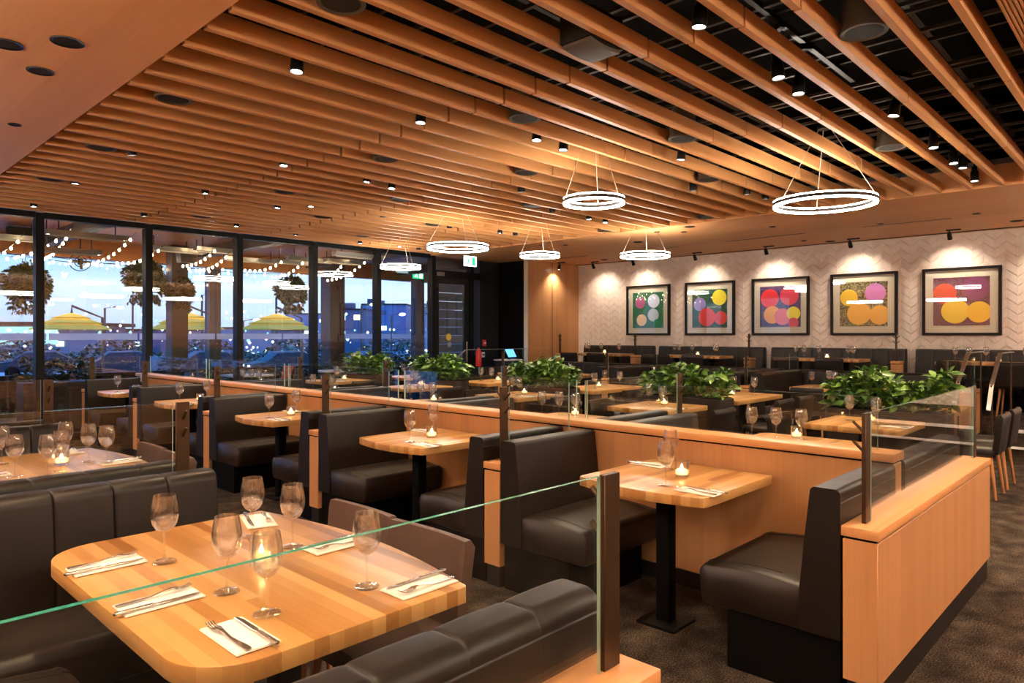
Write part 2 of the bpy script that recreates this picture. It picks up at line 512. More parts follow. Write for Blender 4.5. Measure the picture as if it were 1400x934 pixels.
for i, (u, v) in enumerate(poss):
    slot = len(rows) - round((v - sv0 - sdv / 2) / sdv) - 1
    inslot[slot] = inslot.get(slot, 0) + 1
    lab = f"round ceiling speaker, {ORD[inslot[slot] - 1]} from the soffit in the {ORD[slot - 1]} slat gap from the windows"
    for a, b in used:
        if abs(u - a) < .19 and abs(v - b) < .1: u = a + (.19 if u >= a else -.19)
    if kp is None:
        kp = thing('ceiling_speaker', lab, 'speaker', (u, v, 3.185), 0, 'round speakers between the slats')
        MB().lathe([(.10, .005), (.122, 0), (.125, .006), (.118, .03), (.10, .26)], 32).build('housing', 'spk2', kp)
        MB().disc(.10, .004, 32, up=False).build('grille', 'spk', kp)
    else: dup(kp, lab, (u, v, 3.185))
u, v = place((796, 72))
t = thing('ceiling_loudspeaker', 'pale box loudspeaker with a curved front set between the ceiling slats', 'speaker', (u, v, 3.19))
MB().loft([[(x, -.115 + .0 * x, .0 - .02 * math.cos(x * 8)), (x, .115, .0 - .02 * math.cos(x * 8)), (x, .115, .16), (x, -.115, .16)] for x in (-.15, -.1, -.05, 0, .05, .1, .15)]).build('cabinet', 'spk', t)
MB().loft([[(x, -.10, -.024 - .02 * math.cos(x * 8)), (x, .10, -.024 - .02 * math.cos(x * 8)), (x, .10, -.004 - .02 * math.cos(x * 8)), (x, -.10, -.004 - .02 * math.cos(x * 8))] for x in (-.14, -.1, -.05, 0, .05, .1, .14)]).build('grille', 'spk2', t)


def flush(px, name, label, r, cat, group, inner='spk'):
    u, v = atz(px[0], px[1], ZC)
    t = thing(name, label, cat, (u, v, ZC), 0, group)
    MB().lathe([(r * .8, -.002), (r, -.006), (r * 1.02, 0)], 28).build('rim', 'blackm', t)
    MB().disc(r * .82, -.002, 28, up=False).build('baffle', inner, t)


flush((92, 57), 'ceiling_recessed_speaker', 'large black recessed speaker in the plain wooden soffit, its grille ring visible', .085, 'speaker', None)
flush((55, 97), 'ceiling_downlight', 'unlit black recessed downlight between the two soffit speakers and the slats', .075, 'downlight', 'soffit downlights')
flush((8, 60), 'ceiling_downlight', 'unlit black recessed downlight cut by the picture edge in the soffit', .085, 'downlight', 'soffit downlights')
flush((20, 170), 'ceiling_downlight', 'small black recessed downlight in the soffit nearest the windows', .045, 'downlight', 'soffit downlights')
for i, px in enumerate(sorted(((1335, 292), (1204, 306), (1056, 310), (1135, 330), (1390, 302), (1099, 329), (935, 317), (943, 310), (872, 331), (898, 317), (826, 355), (773, 335), (740, 335)), key=lambda p: atz(*p, ZC)[1])):
    u, v = atz(px[0], px[1], ZC)
    flush(px, 'ceiling_downlight', f"dark recessed fitting in the dropped ceiling, {ORD[i]} counted from the steps side", .05 if i % 3 else .085, 'downlight', 'dropped ceiling fittings')
for i, (a, b) in enumerate((((1178, 310), (1302, 299)), ((1050, 325), (1098, 318)), ((906, 339), (931, 338)), ((990, 330), (1050, 325)), ((765, 353), (805, 350)))):
    u, v = atz(*a, ZC); u2, v2 = atz(*b, ZC)
    o = MB().box(-.02, .02, 0, abs(v - v2), -.004, 0).build('ceiling_air_slot', 'blackm', loc=((u + u2) / 2, min(v, v2), ZC))
    tag(o, f"thin black air slot in the dropped ceiling, {ORD[i]} counted from the steps", 'air vent', 'air slots of the dropped ceiling')

# ring pendants
rings = [((1127, 277), 132, 'large ring pendant hung nearest the art wall steps'), ((812, 275), 84, 'small ring pendant hung under the slats in mid room'),
         ((626, 338), 84, 'large ring pendant in front of the dark entrance wall'), ((548, 365), 55, 'ring pendant hung nearest the windows'),
         ((738, 349), 54, 'small ring pendant before the timber wall panel'), ((882, 349), 67, 'ring pendant hung above the first framed picture')]
fill_rings = [((-1.3, 1.), 1.2), ((-1.3, 3.4), 1.2), ((-1.3, 5.8), 1.2), ((-1.2, 8.4), 1.2), ((.4, -1.7), 1.2), ((2.6, -1.7), 1.2), ((4.8, -1.7), 1.2), ((7., -1.7), 1.2), ((9.4, -1.5), 1.2), ((11.8, -1.2), 1.2)]  # unseen ring pendants added around the view to brighten the room


def ring(u, v, z, D, label, lit='ring'):
    t = thing('pendant_ring_light', label, 'pendant light', (u, v, z), 0, 'ring pendants')
    Rr = D / 2; h = .058
    MB().lathe([(Rr + .002, -.015), (Rr + .002, .015), (Rr - .036, .015), (Rr - .036, -.015)], 64, close=True).build('hoop', 'hoop', t)
    for z0_, z1_, wd in ((.0155, .028, .028), (-.031, -.0155, .034)):
        MB().lathe([(Rr - .002, z0_), (Rr - .002, z1_), (Rr - wd, z1_), (Rr - wd, z0_)], 64, close=True).build('light_tube', lit, t)
    top = ZC + .30 - z if SLX0 < u < SLX1 else ZC - z
    for k in range(3):
        a = .5 + k * 2 * PI / 3
        MB().tube([((Rr - .01) * math.cos(a), (Rr - .01) * math.sin(a), .03), (.04 * math.cos(a), .04 * math.sin(a), top)], .0035, 6).build('cable', 'cable', t)
    MB().lathe([(.0, top), (.06, top), (.06, top - .03), (.0, top - .03)], 20).build('canopy', 'blackm', t)
    return t


for (px, py), wpx, lab in rings:
    z = 2.75; d = F * (z - EYE) / (CY - py); D = d * wpx / F
    u, v = CC * d + SS * (px - CX) / F * d, SS * d - CC * (px - CX) / F * d
    ring(u, v, z, D, lab + ', two lit white bands')
for i, ((u, v), D) in enumerate(fill_rings):
    ring(u, v, 2.72, D, f"{ORD[i]} ring pendant added as fill light out of view", 'fill_ring')

# added unseen downlights that brighten the front tables and the aisle
LMP = bpy.data.lights.new('fill_downlight_lamp', 'SPOT'); LMP.energy = 46.; LMP.color = (1., .72, .44); LMP.spot_size = math.radians(100); LMP.spot_blend = .75; LMP.shadow_soft_size = .05
for i, (u, v) in enumerate(((.95, 1.55), (1.0, 2.75), (-.2, 2.2), (-.6, 4.4), (2.6, .35), (4.2, .1), (5.8, .1), (7.6, .1), (.2, .2))):
    t = thing('ceiling_downlight', f"added fill downlight overhead outside the view, {ORD[i]} over the front tables and aisle", 'downlight', (u, v, ZC if u < SLX0 or v < VR else ZC), 0, 'added fill downlights')
    MB().lathe([(.045, -.002), (.06, -.006), (.062, 0)], 24).build('rim', 'blackm', t)
    MB().disc(.046, -.002, 24, up=False).build('lens', 'lens', t)
    lo = bpy.data.objects.new('fill_downlight_lamp', LMP); COL.objects.link(lo); lo.parent = t; lo.location = (0, 0, -.02)

# accent heads along the art wall
for i, (px, py, tx) in enumerate(((819, 364, 9.6), (868, 361, 8.52), (953, 354, 7.03), (1051, 346, 5.55), (1173, 335, 4.05), (1299, 325, 2.56), (1366, 318, 1.2), (759, 366, None))):
    lab = 'black adjustable spotlight ' + (f"on the wall track, {ORD[i]} from the timber corner" if tx else 'clipped above the timber wall panel')
    if tx: u, v = 12.80, atz(px, py + 3, 3.08)[1] * 0 + tx
    else: u, v = 12.4, 10.25
    t = thing('accent_spotlight', lab, 'spotlight', (u, v, ZC), 0, 'accent spotlights')
    MB().box(-.02, .02, -.10, .10, -.022, 0).build('mount', 'blackm', t)
    MB().tube([(0, .06, -.02), (0, .06, -.07)], .010).build('stem', 'blackm', t)
    dirn = Vector((.66, 0, -1.)) if tx else Vector((0, .25, -1.))
    dirn.normalize(); p0 = Vector((0, .06, -.07)) - dirn * .03
    MB().tube([p0, p0 + dirn * .05, p0 + dirn * .12], [.026, .034, .036], 16).build('housing', 'blackm', t)
    e = MB(); q = dirn.to_track_quat('Z', 'Y').to_matrix()
    e.add([p0 + dirn * .121 + q @ Vector((.030 * math.cos(a * PI / 8), .030 * math.sin(a * PI / 8), 0)) for a in range(16)], [tuple(range(16))], 0, False)
    e.build('lens', 'lens', t)
    ld = bpy.data.lights.new('accent_lamp', 'SPOT'); ld.energy = 27. if tx else 36.; ld.color = (1., .84, .66); ld.spot_size = math.radians(112); ld.spot_blend = .8; ld.shadow_soft_size = .03
    lo = bpy.data.objects.new('accent_lamp', ld); COL.objects.link(lo); lo.parent = t; lo.location = p0 + dirn * .13
    lo.rotation_euler = dirn.to_track_quat('-Z', 'Y').to_euler()
o = MB().box(13.15, 13.17, -3.1, 10.45, ZC - .012, ZC).build('ceiling_lighting_track', 'blackm'); tag(o, 'long black lighting track on the ceiling along the art wall', 'lighting track')


# ------------------------------------------------------------------ pictures (plain colour discs in place of the prints)
def art_mat(name, bg1, bg2, blobs):
    t = NT(name)
    tc = t.n('ShaderNodeTexCoord').outputs['Object']
    sp = t.n('ShaderNodeSeparateXYZ', {'Vector': tc})
    mp = t.n('ShaderNodeMapping', {'Vector': tc, 'Scale': (1, 9., 9.), 'Rotation': (.6, 0, 0)}).outputs[0]
    w = t.n('ShaderNodeTexNoise', {'Vector': mp, 'Scale': 2.2, 'Detail': 4., 'Distortion': 2.2}).outputs['Fac']
    cur = t.ramp(w, [(.44, bg1), (.50, bg1), (.54, bg2), (.60, bg1)])
    for (a, b, r, c) in blobs:
        dx = t.math('SUBTRACT', sp.outputs[1], a); dz = t.math('SUBTRACT', sp.outputs[2], b)
        d = t.math('SQRT', t.math('ADD', t.math('MULTIPLY', dx, dx), t.math('MULTIPLY', dz, dz)))
        f = t.math('LESS_THAN', d, r)
        cur = t.n('ShaderNodeMix', {'Factor': f, 'A': cur, 'B': (*c, 1)}, data_type='RGBA').outputs['Result']
    return t.bsdf(cur, .5)


def picture(vc, label, bg1, bg2, blobs, zc=2.05, S=1.11):
    t = thing('framed_picture', label, 'picture', (ART - .045, vc, zc), 0, 'framed prints on the art wall')
    h = S / 2; fw = .042
    f = MB()
    for (a, b, c, d) in ((-h, h, -h, -h + fw), (-h, h, h - fw, h), (-h, -h + fw, -h + fw, h - fw), (h - fw, h, -h + fw, h - fw)):
        f.box(-.03, .04, a, b, c, d)
    f.build('frame', 'frame', t, .003, 1)
    MB().box(.012, .03, -h + fw, h - fw, -h + fw, h - fw).build('mat_board', 'mat', t)
    s = .395
    bl = [(-a, b, r, c) for a, b, r, c in blobs]
    MB().box(.004, .011, -s, s, -s, s).build('print', art_mat('print_' + str(round(vc, 1)), bg1, bg2, bl), t)
    MB().box(-.012, -.009, -h + fw, h - fw, -h + fw, h - fw).build('glazing', 'glass', t)


picture(8.52, 'framed print of mauve, pale blue and cream discs on green', (.01, .10, .05), (.03, .30, .12), [(-.2, .17, .13, (.45, .10, .25)), (.15, .20, .15, (.62, .66, .85)), (.14, -.11, .14, (.52, .60, .75)), (-.16, -.22, .13, (.85, .60, .36)), (.24, -.3, .10, (.01, .20, .10))])
picture(7.03, 'framed print of violet, yellow and red discs on dark green', (.01, .045, .025), (.03, .16, .08), [(-.22, .09, .14, (.30, .24, .62)), (.22, .22, .16, (.85, .68, .03)), (-.06, -.18, .19, (.72, .05, .045)), (.25, -.2, .14, (.72, .05, .045))])
picture(5.55, 'framed print of crimson, orange, pink and yellow discs on indigo', (.02, .018, .10), (.22, .06, .20), [(-.2, .16, .18, (.68, .02, .03)), (.18, .2, .18, (.62, .03, .06)), (-.15, -.16, .17, (.85, .34, .05)), (.05, -.2, .16, (.75, .14, .15)), (.26, -.14, .13, (.85, .66, .05)), (.26, -.32, .10, (.68, .08, .15))])
picture(4.05, 'framed print of amber and orchid discs on black and straw', (.025, .016, .005), (.70, .58, .22), [(-.24, .12, .15, (.86, .52, .03)), (.2, .19, .17, (.56, .16, .52)), (-.07, -.17, .2, (.86, .42, .06)), (.27, -.2, .17, (.86, .42, .06))])
picture(2.56, 'framed print of red, plum and golden discs on maroon', (.12, .015, .02), (.22, .12, .28), [(-.23, .13, .17, (.72, .06, .04)), (.2, .2, .19, (.20, .03, .13)), (-.08, -.16, .2, (.9, .56, .03)), (.25, -.18, .17, (.9, .50, .03))])


# ------------------------------------------------------------------ shared furniture parts
def glasspane(x0, x1, y0, y1, z0, z1, thin='y', mat='glass'):
    b = MB()
    if thin == 'y': ms = [1, 1, 0, 0, 2, 2]
    else: ms = [1, 1, 2, 2, 0, 0]
    return b.box(x0, x1, y0, y1, z0, z1, ms=ms)


def post(parent, x, y, z0, z1, sides=(1, -1), lab=None):
    p = MB().box(x - .03, x + .03, y - .008, y + .008, z0, z1).build('post', 'bronze', parent, .0015, 1)
    for zz in (z1 - .05, z1 - .13):
        for s in sides:
            MB().tube([(x, y + s * .008, zz - .03), (x, y + s * .05, zz + .012)], .006, 8).build('coat_hook', 'bronze', p)
    return p


CAPZ, GTOP = .737, 1.182


def divider(v, u0, u1, label, group, posts=((0, (1, -1)),), z0=0., width=.13, hook=None, glass=True):
    t = thing('booth_divider', label, 'booth divider', (u0, v, z0), 0, group)
    L = u1 - u0; h = width / 2
    MB().box(.012, L - .012, -h + .012, h - .012, 0, .125).build('toe_kick', 'kick', t)
    MB().box(0, L, -h, h, .125, CAPZ - .050).build('panel', 'woodx', t, .002, 1)
    MB().box(.006, L - .006, -h + .008, h - .008, CAPZ - .050, CAPZ - .040).build('shadow_gap', 'plinth', t)
    MB().box(-.004, L + .004, -h - .006, h + .006, CAPZ - .040, CAPZ).build('cap', 'cap', t, .003, 2)
    ends = []
    for pos_, sides in posts:
        post(t, pos_ - u0 if pos_ else .10, .012, CAPZ, GTOP, sides)
        ends.append(pos_ - u0 if pos_ else .10)
    if glass:
        a = min(ends) + .045 if ends else .02; b = L - .03
        if len(ends) > 1: b = max(ends) - .045
        if len(ends) == 1 and ends[0] > L / 2: a, b = .02, ends[0] - .045
        glasspane(a, b, .005, .015, CAPZ - .002, GTOP).build('glass_pane', ['glass', 'edge', 'edge2'], t)
    return t


def seatprof(depth, z0=.26, z1=.455):
    """y from 0 (back) to depth (front), domed top"""
    pts = []
    for k in range(11):
        s = k / 10; pts.append((s * (depth - .05), z1 + .022 * math.sin(PI * min(1, s * 1.02) * .92 + .12) - .012))
    for k in range(1, 7):
        a = PI / 2 * (1 - k / 6); pts.append((depth - .05 + .05 * math.cos(a), z1 - .055 + .05 * math.sin(a)))
    pts += [(depth - .012, z0 + .02), (depth - .03, z0), (.0, z0)]
    return pts


def bench(label, L, loc, rz, depth=.63, back=.13, top=.876, channels=0, group='booth benches', roll=False, z0back=.27, name='booth_bench', plain_end=False, pipe=True):
    """local: x along the bench, back at y=0, seat towards +y"""
    t = thing(name, label, 'bench', loc, rz, group)
    MB().box(.03, L - .03, .012, depth - .13, 0, .26).build('plinth', 'plinth', t)
    # seat
    pr = seatprof(depth - back - .0)
    secs = []
    for x, k in ((.012, .90), (.02, .96), (.045, 1.), (L * .25, 1.), (L * .5, 1.), (L * .75, 1.), (L - .045, 1.), (L - .02, .96), (L - .012, .90)):
        cy, cz = (depth - back) / 2, .36
        secs.append([(x, back + .006 + cy + (y - cy) * (1 - (1 - k) * .35), cz + (z - cz) * k) for y, z in pr])
    st = MB().loft(secs).build('seat', 'seatpad', t, ang=60)
    # welt line on the seat front
    MB().tube([(.03, depth - .020, .432), (L - .03, depth - .020, .432)], .0035, 6).build('piping', 'leather', st)
    for xs_ in (.085, L - .085):
        MB().tube([(xs_, back + .006 + y, z + .0012) for y, z in pr[3:15]], .0022, 5).build('seam', 'leather_side', st)
    # backrest
    nseg = max(1, channels)
    secs = []
    stops = [0, .012, .03, .07, .22, .5, .78, .93, .97, .988, 1] if channels else [0, .5, 1]
    for i in range(nseg):
        for s in (stops if i == nseg - 1 else stops[:-1]):
            x = .004 + (L - .008) * (i + s) / nseg
            b = (1 - abs(2 * s - 1) ** 30) * .008 + (1 - (2 * s - 1) ** 2) * .003 if channels else 0.
            bt = back - .006 + b; bb = back + .038 + b
            zt = top - (.006 - b * .5 if channels else 0)
            rr = .045 if (roll or channels) else .022
            row = [(x, .004, z0back), (x, .004, zt - rr)]
            for q in range(1, 7):
                a = PI - (PI / 2) * q / 6; row.append((x, .004 + rr + rr * math.cos(a), zt - rr + rr * math.sin(a)))
            for q in range(0, 7):
                a = PI / 2 - (PI / 2) * q / 6; row.append((x, bt - rr + rr * math.cos(a), zt - rr + rr * math.sin(a)))
            row += [(x, bt + (bb - bt) * .5, (zt + .45) / 2), (x, bb, .44), (x, bb, z0back)]
            secs.append(row)
    bk = MB().loft(secs).build('backrest', 'leather', t, ang=50)
    if pipe:
        MB().tube([(.006, .006, top - .055), (L - .006, .006, top - .055)], .0045, 6).build('piping', 'leather_side', bk)
    return t


def lathe_glass(parent, h=.225, r=.043, parts=True, n=28):
    bowl = [(.004, .098), (.012, .100), (.026, .110), (.037, .128), (r, .152), (r * .985, .172), (r * .90, .196), (r * .80, .219), (r * .785, .2215), (r * .77, .220), (r * .87, .196), (r * .95, .172), (r * .965, .152), (.035, .131), (.022, .113), (.001, .105)]
    stem = [(.010, .006), (.006, .014), (.0042, .03), (.0038, .06), (.0042, .085), (.007, .094), (.010, .099)]
    foot = [(.001, .0015), (.036, .0015), (.0375, .0025), (.036, .0042), (.02, .006), (.009, .009), (.001, .012)]
    if parts:
        MB().lathe(bowl, n).build('bowl', 'wineglass', parent)
        MB().lathe(stem, 10).build('stem', 'footglass', parent)
        MB().lathe(foot, n).build('foot', 'footglass', parent)
    else:
        MB().lathe(foot[:4] + [(.02, .006)] + stem[1:] + bowl[1:], 16).build('bowl', 'wineglass', parent)


def wine_glass(loc, label, group):
    global WG
    if WG is None:
        WG = thing('wine_glass', label, 'wine glass', loc, 0, group); lathe_glass(WG); return WG
    return dup(WG, label, loc, R.uniform(0, 6), group)


def candle(loc, label, group):
    global CD
    if CD is None:
        CD = thing('candle_holder', label, 'candle holder', loc, 0, group)
        MB().lathe([(.001, .002), (.034, .002), (.038, .006), (.041, .085), (.0415, .086), (.0395, .086), (.0365, .018), (.001, .016)], 24).build('tumbler', 'tumbler', CD)
        w = MB().lathe([(.001, .019), (.027, .019), (.029, .022), (.029, .038), (.026, .041), (.001, .040)], 20).build('candle', 'wax', CD)
        MB().lathe([(.0005, .042), (.0048, .046), (.0062, .051), (.004, .058), (.0005, .066)], 10).build('flame', 'flame', w)
        return CD
    return dup(CD, label, loc, R.uniform(0, 6), group)


def knife(loc, rz, label):
    global KN
    if KN is None:
        KN = thing('table_knife', label, 'knife', loc, rz, 'knives')
        MB().prism([(-.115, -.008), (-.02, -.0065), (-.012, -.005), (-.012, .005), (-.02, .0065), (-.115, .008), (-.119, 0)], .001, .009).build('handle', 'steel', KN, .003, 2)
        MB().prism([(-.012, -.004), (.0, -.009), (.08, -.009), (.105, -.004), (.113, .005), (.0, .006), (-.012, .004)], .003, .0055).build('blade', 'steel', KN, .0008, 1)
        return KN
    return dup(KN, label, loc, rz)


def fork(loc, rz, label):
    global FK
    if FK is None:
        FK = thing('table_fork', label, 'fork', loc, rz, 'forks')
        def zc(x): return .003 + (.010 * max(0, 1 - abs(x - .035) / .05)) + (.012 * max(0, (x - .075) / .03))
        xs = [-.105, -.095, -.07, -.04, -.01, .02, .04, .05]; ws = [.006, .0085, .008, .0055, .0038, .0035, .006, .0105]
        secs = [[(x, -w_, zc(x)), (x, w_, zc(x)), (x, w_, zc(x) + .0022), (x, -w_, zc(x) + .0022)] for x, w_ in zip(xs, ws)]
        MB().loft(secs).build('handle', 'steel', FK)
        mb = MB()
        for k in range(4):
            y = -.0090 + k * .006
            mb.loft([[(x, y - .0016, zc(x)), (x, y + .0016, zc(x)), (x, y + .0016, zc(x) + .002), (x, y - .0016, zc(x) + .002)] for x in (.05, .07, .085, .098)])
        mb.box(.048, .062, -.0106, .0106, zc(.055), zc(.055) + .0022)
        mb.build('tines', 'steel', FK)
        return FK
    return dup(FK, label, loc, rz)


def napkin(loc, rz, label):
    global NP
    if NP is None:
        NP = thing('napkin', label, 'napkin', loc, rz, 'napkins')
        MB().box(-.105, .105, -.056, .056, 0, .0022).build('under_fold', 'napkin', NP, .0008, 1)
        MB().box(-.103, .104, -.055, .054, .0024, .0045).build('top_fold', 'napkin', NP, .0008, 1)
        return NP
    return dup(NP, label, loc, rz)


WG = CD = KN = FK = NP = None


def setting(x, y, z, a, where, seat=''):
    """A: the direction from the diner to the table middle"""
    napkin((x, y, z), a, f"folded white napkin {where}")
    c, s = math.cos(a), math.sin(a)
    knife((x - .012 * c + .035 * s, y - .012 * s - .035 * c, z + .0048), a + R.uniform(-.05, .05), f"steel knife {where}")
    fork((x + .0 * c - .030 * s, y + .0 * s + .030 * c, z + .0048), a + R.uniform(-.05, .05), f"steel fork {where}")


TZ = .75


def table_frame(t, spots_):
    for (x, y) in spots_:
        p = MB().box(x - .038, x + .038, y - .038, y + .038, .012, .70).build('pedestal', 'plinth', t, .006, 2)
        MB().box(x - .11, x + .11, y - .11, y + .11, 0, .014).build('foot_plate', 'blackm', p)
        MB().box(x - .16, x + .16, y - .06, y + .06, .690, .699).build('top_plate', 'blackm', p)


def top_piece(t, pts, th=.048, mat='butcher'):
    return MB().prism(pts, .70 + .05 - th, TZ).build('tabletop', mat, t, .0035, 2)


# ------------------------------------------------------------------ booths along the low wall
DV = [.905, 2.965, 4.985, 7.02, 9.05, 11.12]
WX0, WX1 = 3.69, 3.85
wl = thing('low_wall', 'long low timber wall with a glass screen running to the windows', 'low wall', (0, 0, 0))
y0, y1 = .99, WIN - .04
MB().box(WX0 + .035, WX1 - .03, y0 + .02, y1, 0, .10).build('toe_kick', 'kick', wl)
MB().box(WX0 + .02, WX1 - .015, y0, y1, .10, .872).build('panel', 'wood', wl, .002, 1)
MB().box(WX0 + .026, WX1 - .02, y0 + .006, y1, .872, .884).build('shadow_gap', 'plinth', wl)
MB().box(WX0, WX1 + .01, y0 - .006, y1, .884, .925).build('cap', 'capy', wl, .003, 2)
edges = [1.09] + DV[1:]
for k in range(5):
    a = edges[k] + (.045 if k else 0.); b = DV[k + 1] - .045
    glasspane(3.80, 3.812, a, b, .92, GTOP + .005, 'x').build('glass_pane', ['glass', 'edge', 'edge2'], wl)

t = divider(DV[0], 2.935, 5.17, 'long timber end divider with glass and two bronze posts beside the carpet aisle', 'booth dividers', ((3.05, (1,)), (5.13, ())))
for k in range(1, 6):
    divider(DV[k], 2.935, WX0 + .018, f"near-side booth divider with a coat post, {ORD[k - 1]} beyond the end divider", 'booth dividers', ((3.05, (1, -1)),))
    if k < 5: divider(DV[k], WX1 - .012, 5.17, f"far-side booth divider with a coat post, {ORD[k - 1]} beyond the end divider", 'booth dividers', ((5.13, (1, -1)),))
FB = EB = BT = ET = None
FBL = WX0 + .010 - 2.93


def booth_table(loc, label, W=.79, H=.74):
    global BT
    if BT is None:
        BT = thing('booth_table', label, 'table', loc, 0, 'booth tables')
        pts = [(W, -H / 2), (W, H / 2), (.02, H / 2)]
        n = 12
        for q in range(1, n): pts.append((.055 - .055 * math.sin(PI * q / n) - .0, H / 2 - H * q / n))
        pts += [(.02, -H / 2)]
        pts = [(x, y) for x, y in pts]
        # softened near corners
        pts = [(W, -H / 2), (W, H / 2), (.085, H / 2), (.06, H / 2 - .012)] + [(.052 - .052 * math.sin(PI * q / n), H / 2 - .03 - (H - .06) * q / n) for q in range(1, n)] + [(.06, -H / 2 + .012), (.085, -H / 2)]
        top_piece(BT, pts); table_frame(BT, [(.33, 0)])
        return BT
    return dup(BT, label, loc)


for k in range(5):
    c = (DV[k] + DV[k + 1]) / 2
    bn = f"{ORD[k]} near-side booth from the end divider"
    for side in (0, 1):
        lab = f"{'window-side' if side else 'divider-side'} brown leather bench, {bn}"
        loc, rz = ((2.93, DV[k] + .070, 0), 0) if not side else ((2.93 + FBL, DV[k + 1] - .070, 0), PI)
        if FB is None: FB = bench(lab, FBL, loc, rz, group='booth benches on the near side of the low wall')
        else: dup(FB, lab, loc, rz)
    booth_table((2.865, c, 0), f"butcher-block booth table, {bn}")
    q = .002
    wine_glass((3.03, c - .10, TZ + q), f"aisle-side wine glass on the table, {bn}", 'wine glasses')
    wine_glass((3.41, c + .10, TZ + q), f"wall-side wine glass on the table, {bn}", 'wine glasses')
    candle((3.27, c - .05, TZ + q), f"lit candle holder on the table, {bn}", 'candle holders')
    setting(3.02, c - .285, TZ + q, PI / 2, f"at the divider-side seat, {bn}")
    setting(3.46, c + .265, TZ + q, -PI / 2, f"at the window-side seat, {bn}")

EBL = 5.10 - (WX1 - .008)
for k in range(5):
    c = (DV[k] + DV[k + 1]) / 2
    bn = f"{ORD[k]} far-side booth from the end divider"
    for side in (0, 1):
        if k == 4 and side: continue
        lab = f"{'window-side' if side else 'divider-side'} brown leather bench, {bn}"
        x0 = WX1 + .005
        loc, rz = ((x0, DV[k] + .070, 0), 0) if not side else ((x0 + 1.2, DV[k + 1] - .070, 0), PI)
        if EB is None: EB = bench(lab, 1.2, loc, rz, group='booth benches behind the low wall')
        else: dup(EB, lab, loc, rz)
    lab = f"butcher-block booth table, {bn}"
    if ET is None:
        ET = thing('booth_table', lab, 'table', (3.88, c, 0), 0, 'booth tables behind the low wall')
        top_piece(ET, rrect(0, 1.36, -.37, .37, (.01, .08, .08, .01))); table_frame(ET, [(.35, 0), (1., 0)])
    else: dup(ET, lab, (3.88, c, 0))
    for i, (du, dv, w_) in enumerate(((1.03, .35, 'window-side wine glass'), (1.10, .20, 'middle wine glass beside the candle'), (1.13, .03, 'divider-side wine glass'))):
        wine_glass((3.88 + du, c + dv - .03, TZ + .002), f"{w_}, {bn}", 'wine glasses')
    candle((3.88 + 1.20, c + .09 - .03, TZ + .002), f"lit candle holder on the table, {bn}", 'candle holders')

# ------------------------------------------------------------------ large booths of the front row
FV = [.932, 3.40, 5.80]
fn = ['in front of the viewer', 'behind the front table', 'behind the second table']
for k, v in enumerate(FV):
    divider(v, -.55, 1.385, f"timber divider with glass screen and coat post {fn[k]}", 'front row dividers', ((1.315, (1,) if k == 0 else (1, -1)),), width=.145)
bl = {0: None}


def big_bench(label, loc, rz, L=1.93, ch=9):
    return bench(label, L, loc, rz, depth=.60, back=.15, top=.885, channels=ch, group='channel-backed leather benches', name='banquette_bench', z0back=.27)


bg = big_bench('channelled brown leather bench seen from behind through the front glass', (-.55, FV[0] + .080, 0), 0)
for i, (lab, loc, rz) in enumerate((('channelled brown leather bench facing the front table from the window side', (-.55 + 1.93, FV[1] - .080, 0), PI),
                                    ('channelled brown leather bench behind the front bench back, facing the second table', (-.55, FV[1] + .080, 0), 0),
                                    ('channelled brown leather bench facing the second table from the window side', (-.55 + 1.93, FV[2] - .080, 0), PI),
                                    ('channelled brown leather bench on the window side of the last front divider', (-.55, FV[2] + .080, 0), 0))):
    dup(bg, lab, loc, rz)
for i in range(2):
    ya, yb = FV[i] + .80, FV[i + 1] - .80
    b = bench(('brown leather side bench under the edge of the front table', 'brown leather side bench under the edge of the second table')[i], yb - ya, (.02, yb, 0), -PI / 2, depth=.62, back=.15, top=.885, channels=5, group='side benches of the front booths', name='banquette_bench')


def big_table(loc, rz, label):
    t = thing('dining_table', label, 'table', loc, rz, 'large butcher-block tables')
    n = 16
    pts = rrect(-.42, .30, -.65, .65, (.17, .0001, .0001, .17), 10)
    # bowed edge on the chair side
    left = [p for p in pts if p[0] < .29]
    a = [p for p in left if p[1] < 0]; b_ = [p for p in left if p[1] >= 0]
    bow = [(.385 + .085 * math.sin(PI * q / n), -.64 + 1.28 * q / n) for q in range(n + 1)]
    top_piece(t, sorted_ring(a, bow, b_), .05, 'butchery')
    table_frame(t, [(0, -.26), (0, .26)])
    return t


def sorted_ring(a, bow, b_):
    return a + [(.375, -.65)] + bow + [(.375, .65)] + b_


TX, TY = 1.035, 2.185
bt = big_table((TX, TY, 0), 0, 'large bowed butcher-block table set for six in front of the viewer')
bt2 = dup(bt, 'large bowed butcher-block table set behind the channelled leather bench', (TX, TY + 2.40, 0), 0)
q = TZ + .002
for (x, y, w_) in ((.872, 2.41, 'nearest the channelled bench'), (.895, 1.998, 'in the middle of the table towards the side bench'), (.899, 1.764, 'seen through the glass screen beside the candle glow'),
                   (1.247, 2.258, 'beside the candle towards the chairs'), (1.203, 2.471, 'in front of the far chair napkin'), (1.20, 1.738, 'in front of the near chair')):
    wine_glass((x, y, q), f"wine glass on the front table, {w_}", 'wine glasses')
candle((1.081, 2.159, q), 'lit candle in a glass tumbler in the middle of the front table', 'candle holders')
setting(.732, 2.512, q, .0, 'at the bench corner of the front table')
setting(.735, 2.066, q, .0, 'on the side-bench edge of the front table')
setting(.787, 1.685, q, PI / 2, 'near the rounded front corner of the front table')
setting(1.315, 1.632, q, PI, 'before the near chair of the front table')
setting(1.36, 2.165, q, PI, 'between the two chairs of the front table')
setting(1.325, 2.668, q, -PI / 2 - .3, 'at the far end of the front table')
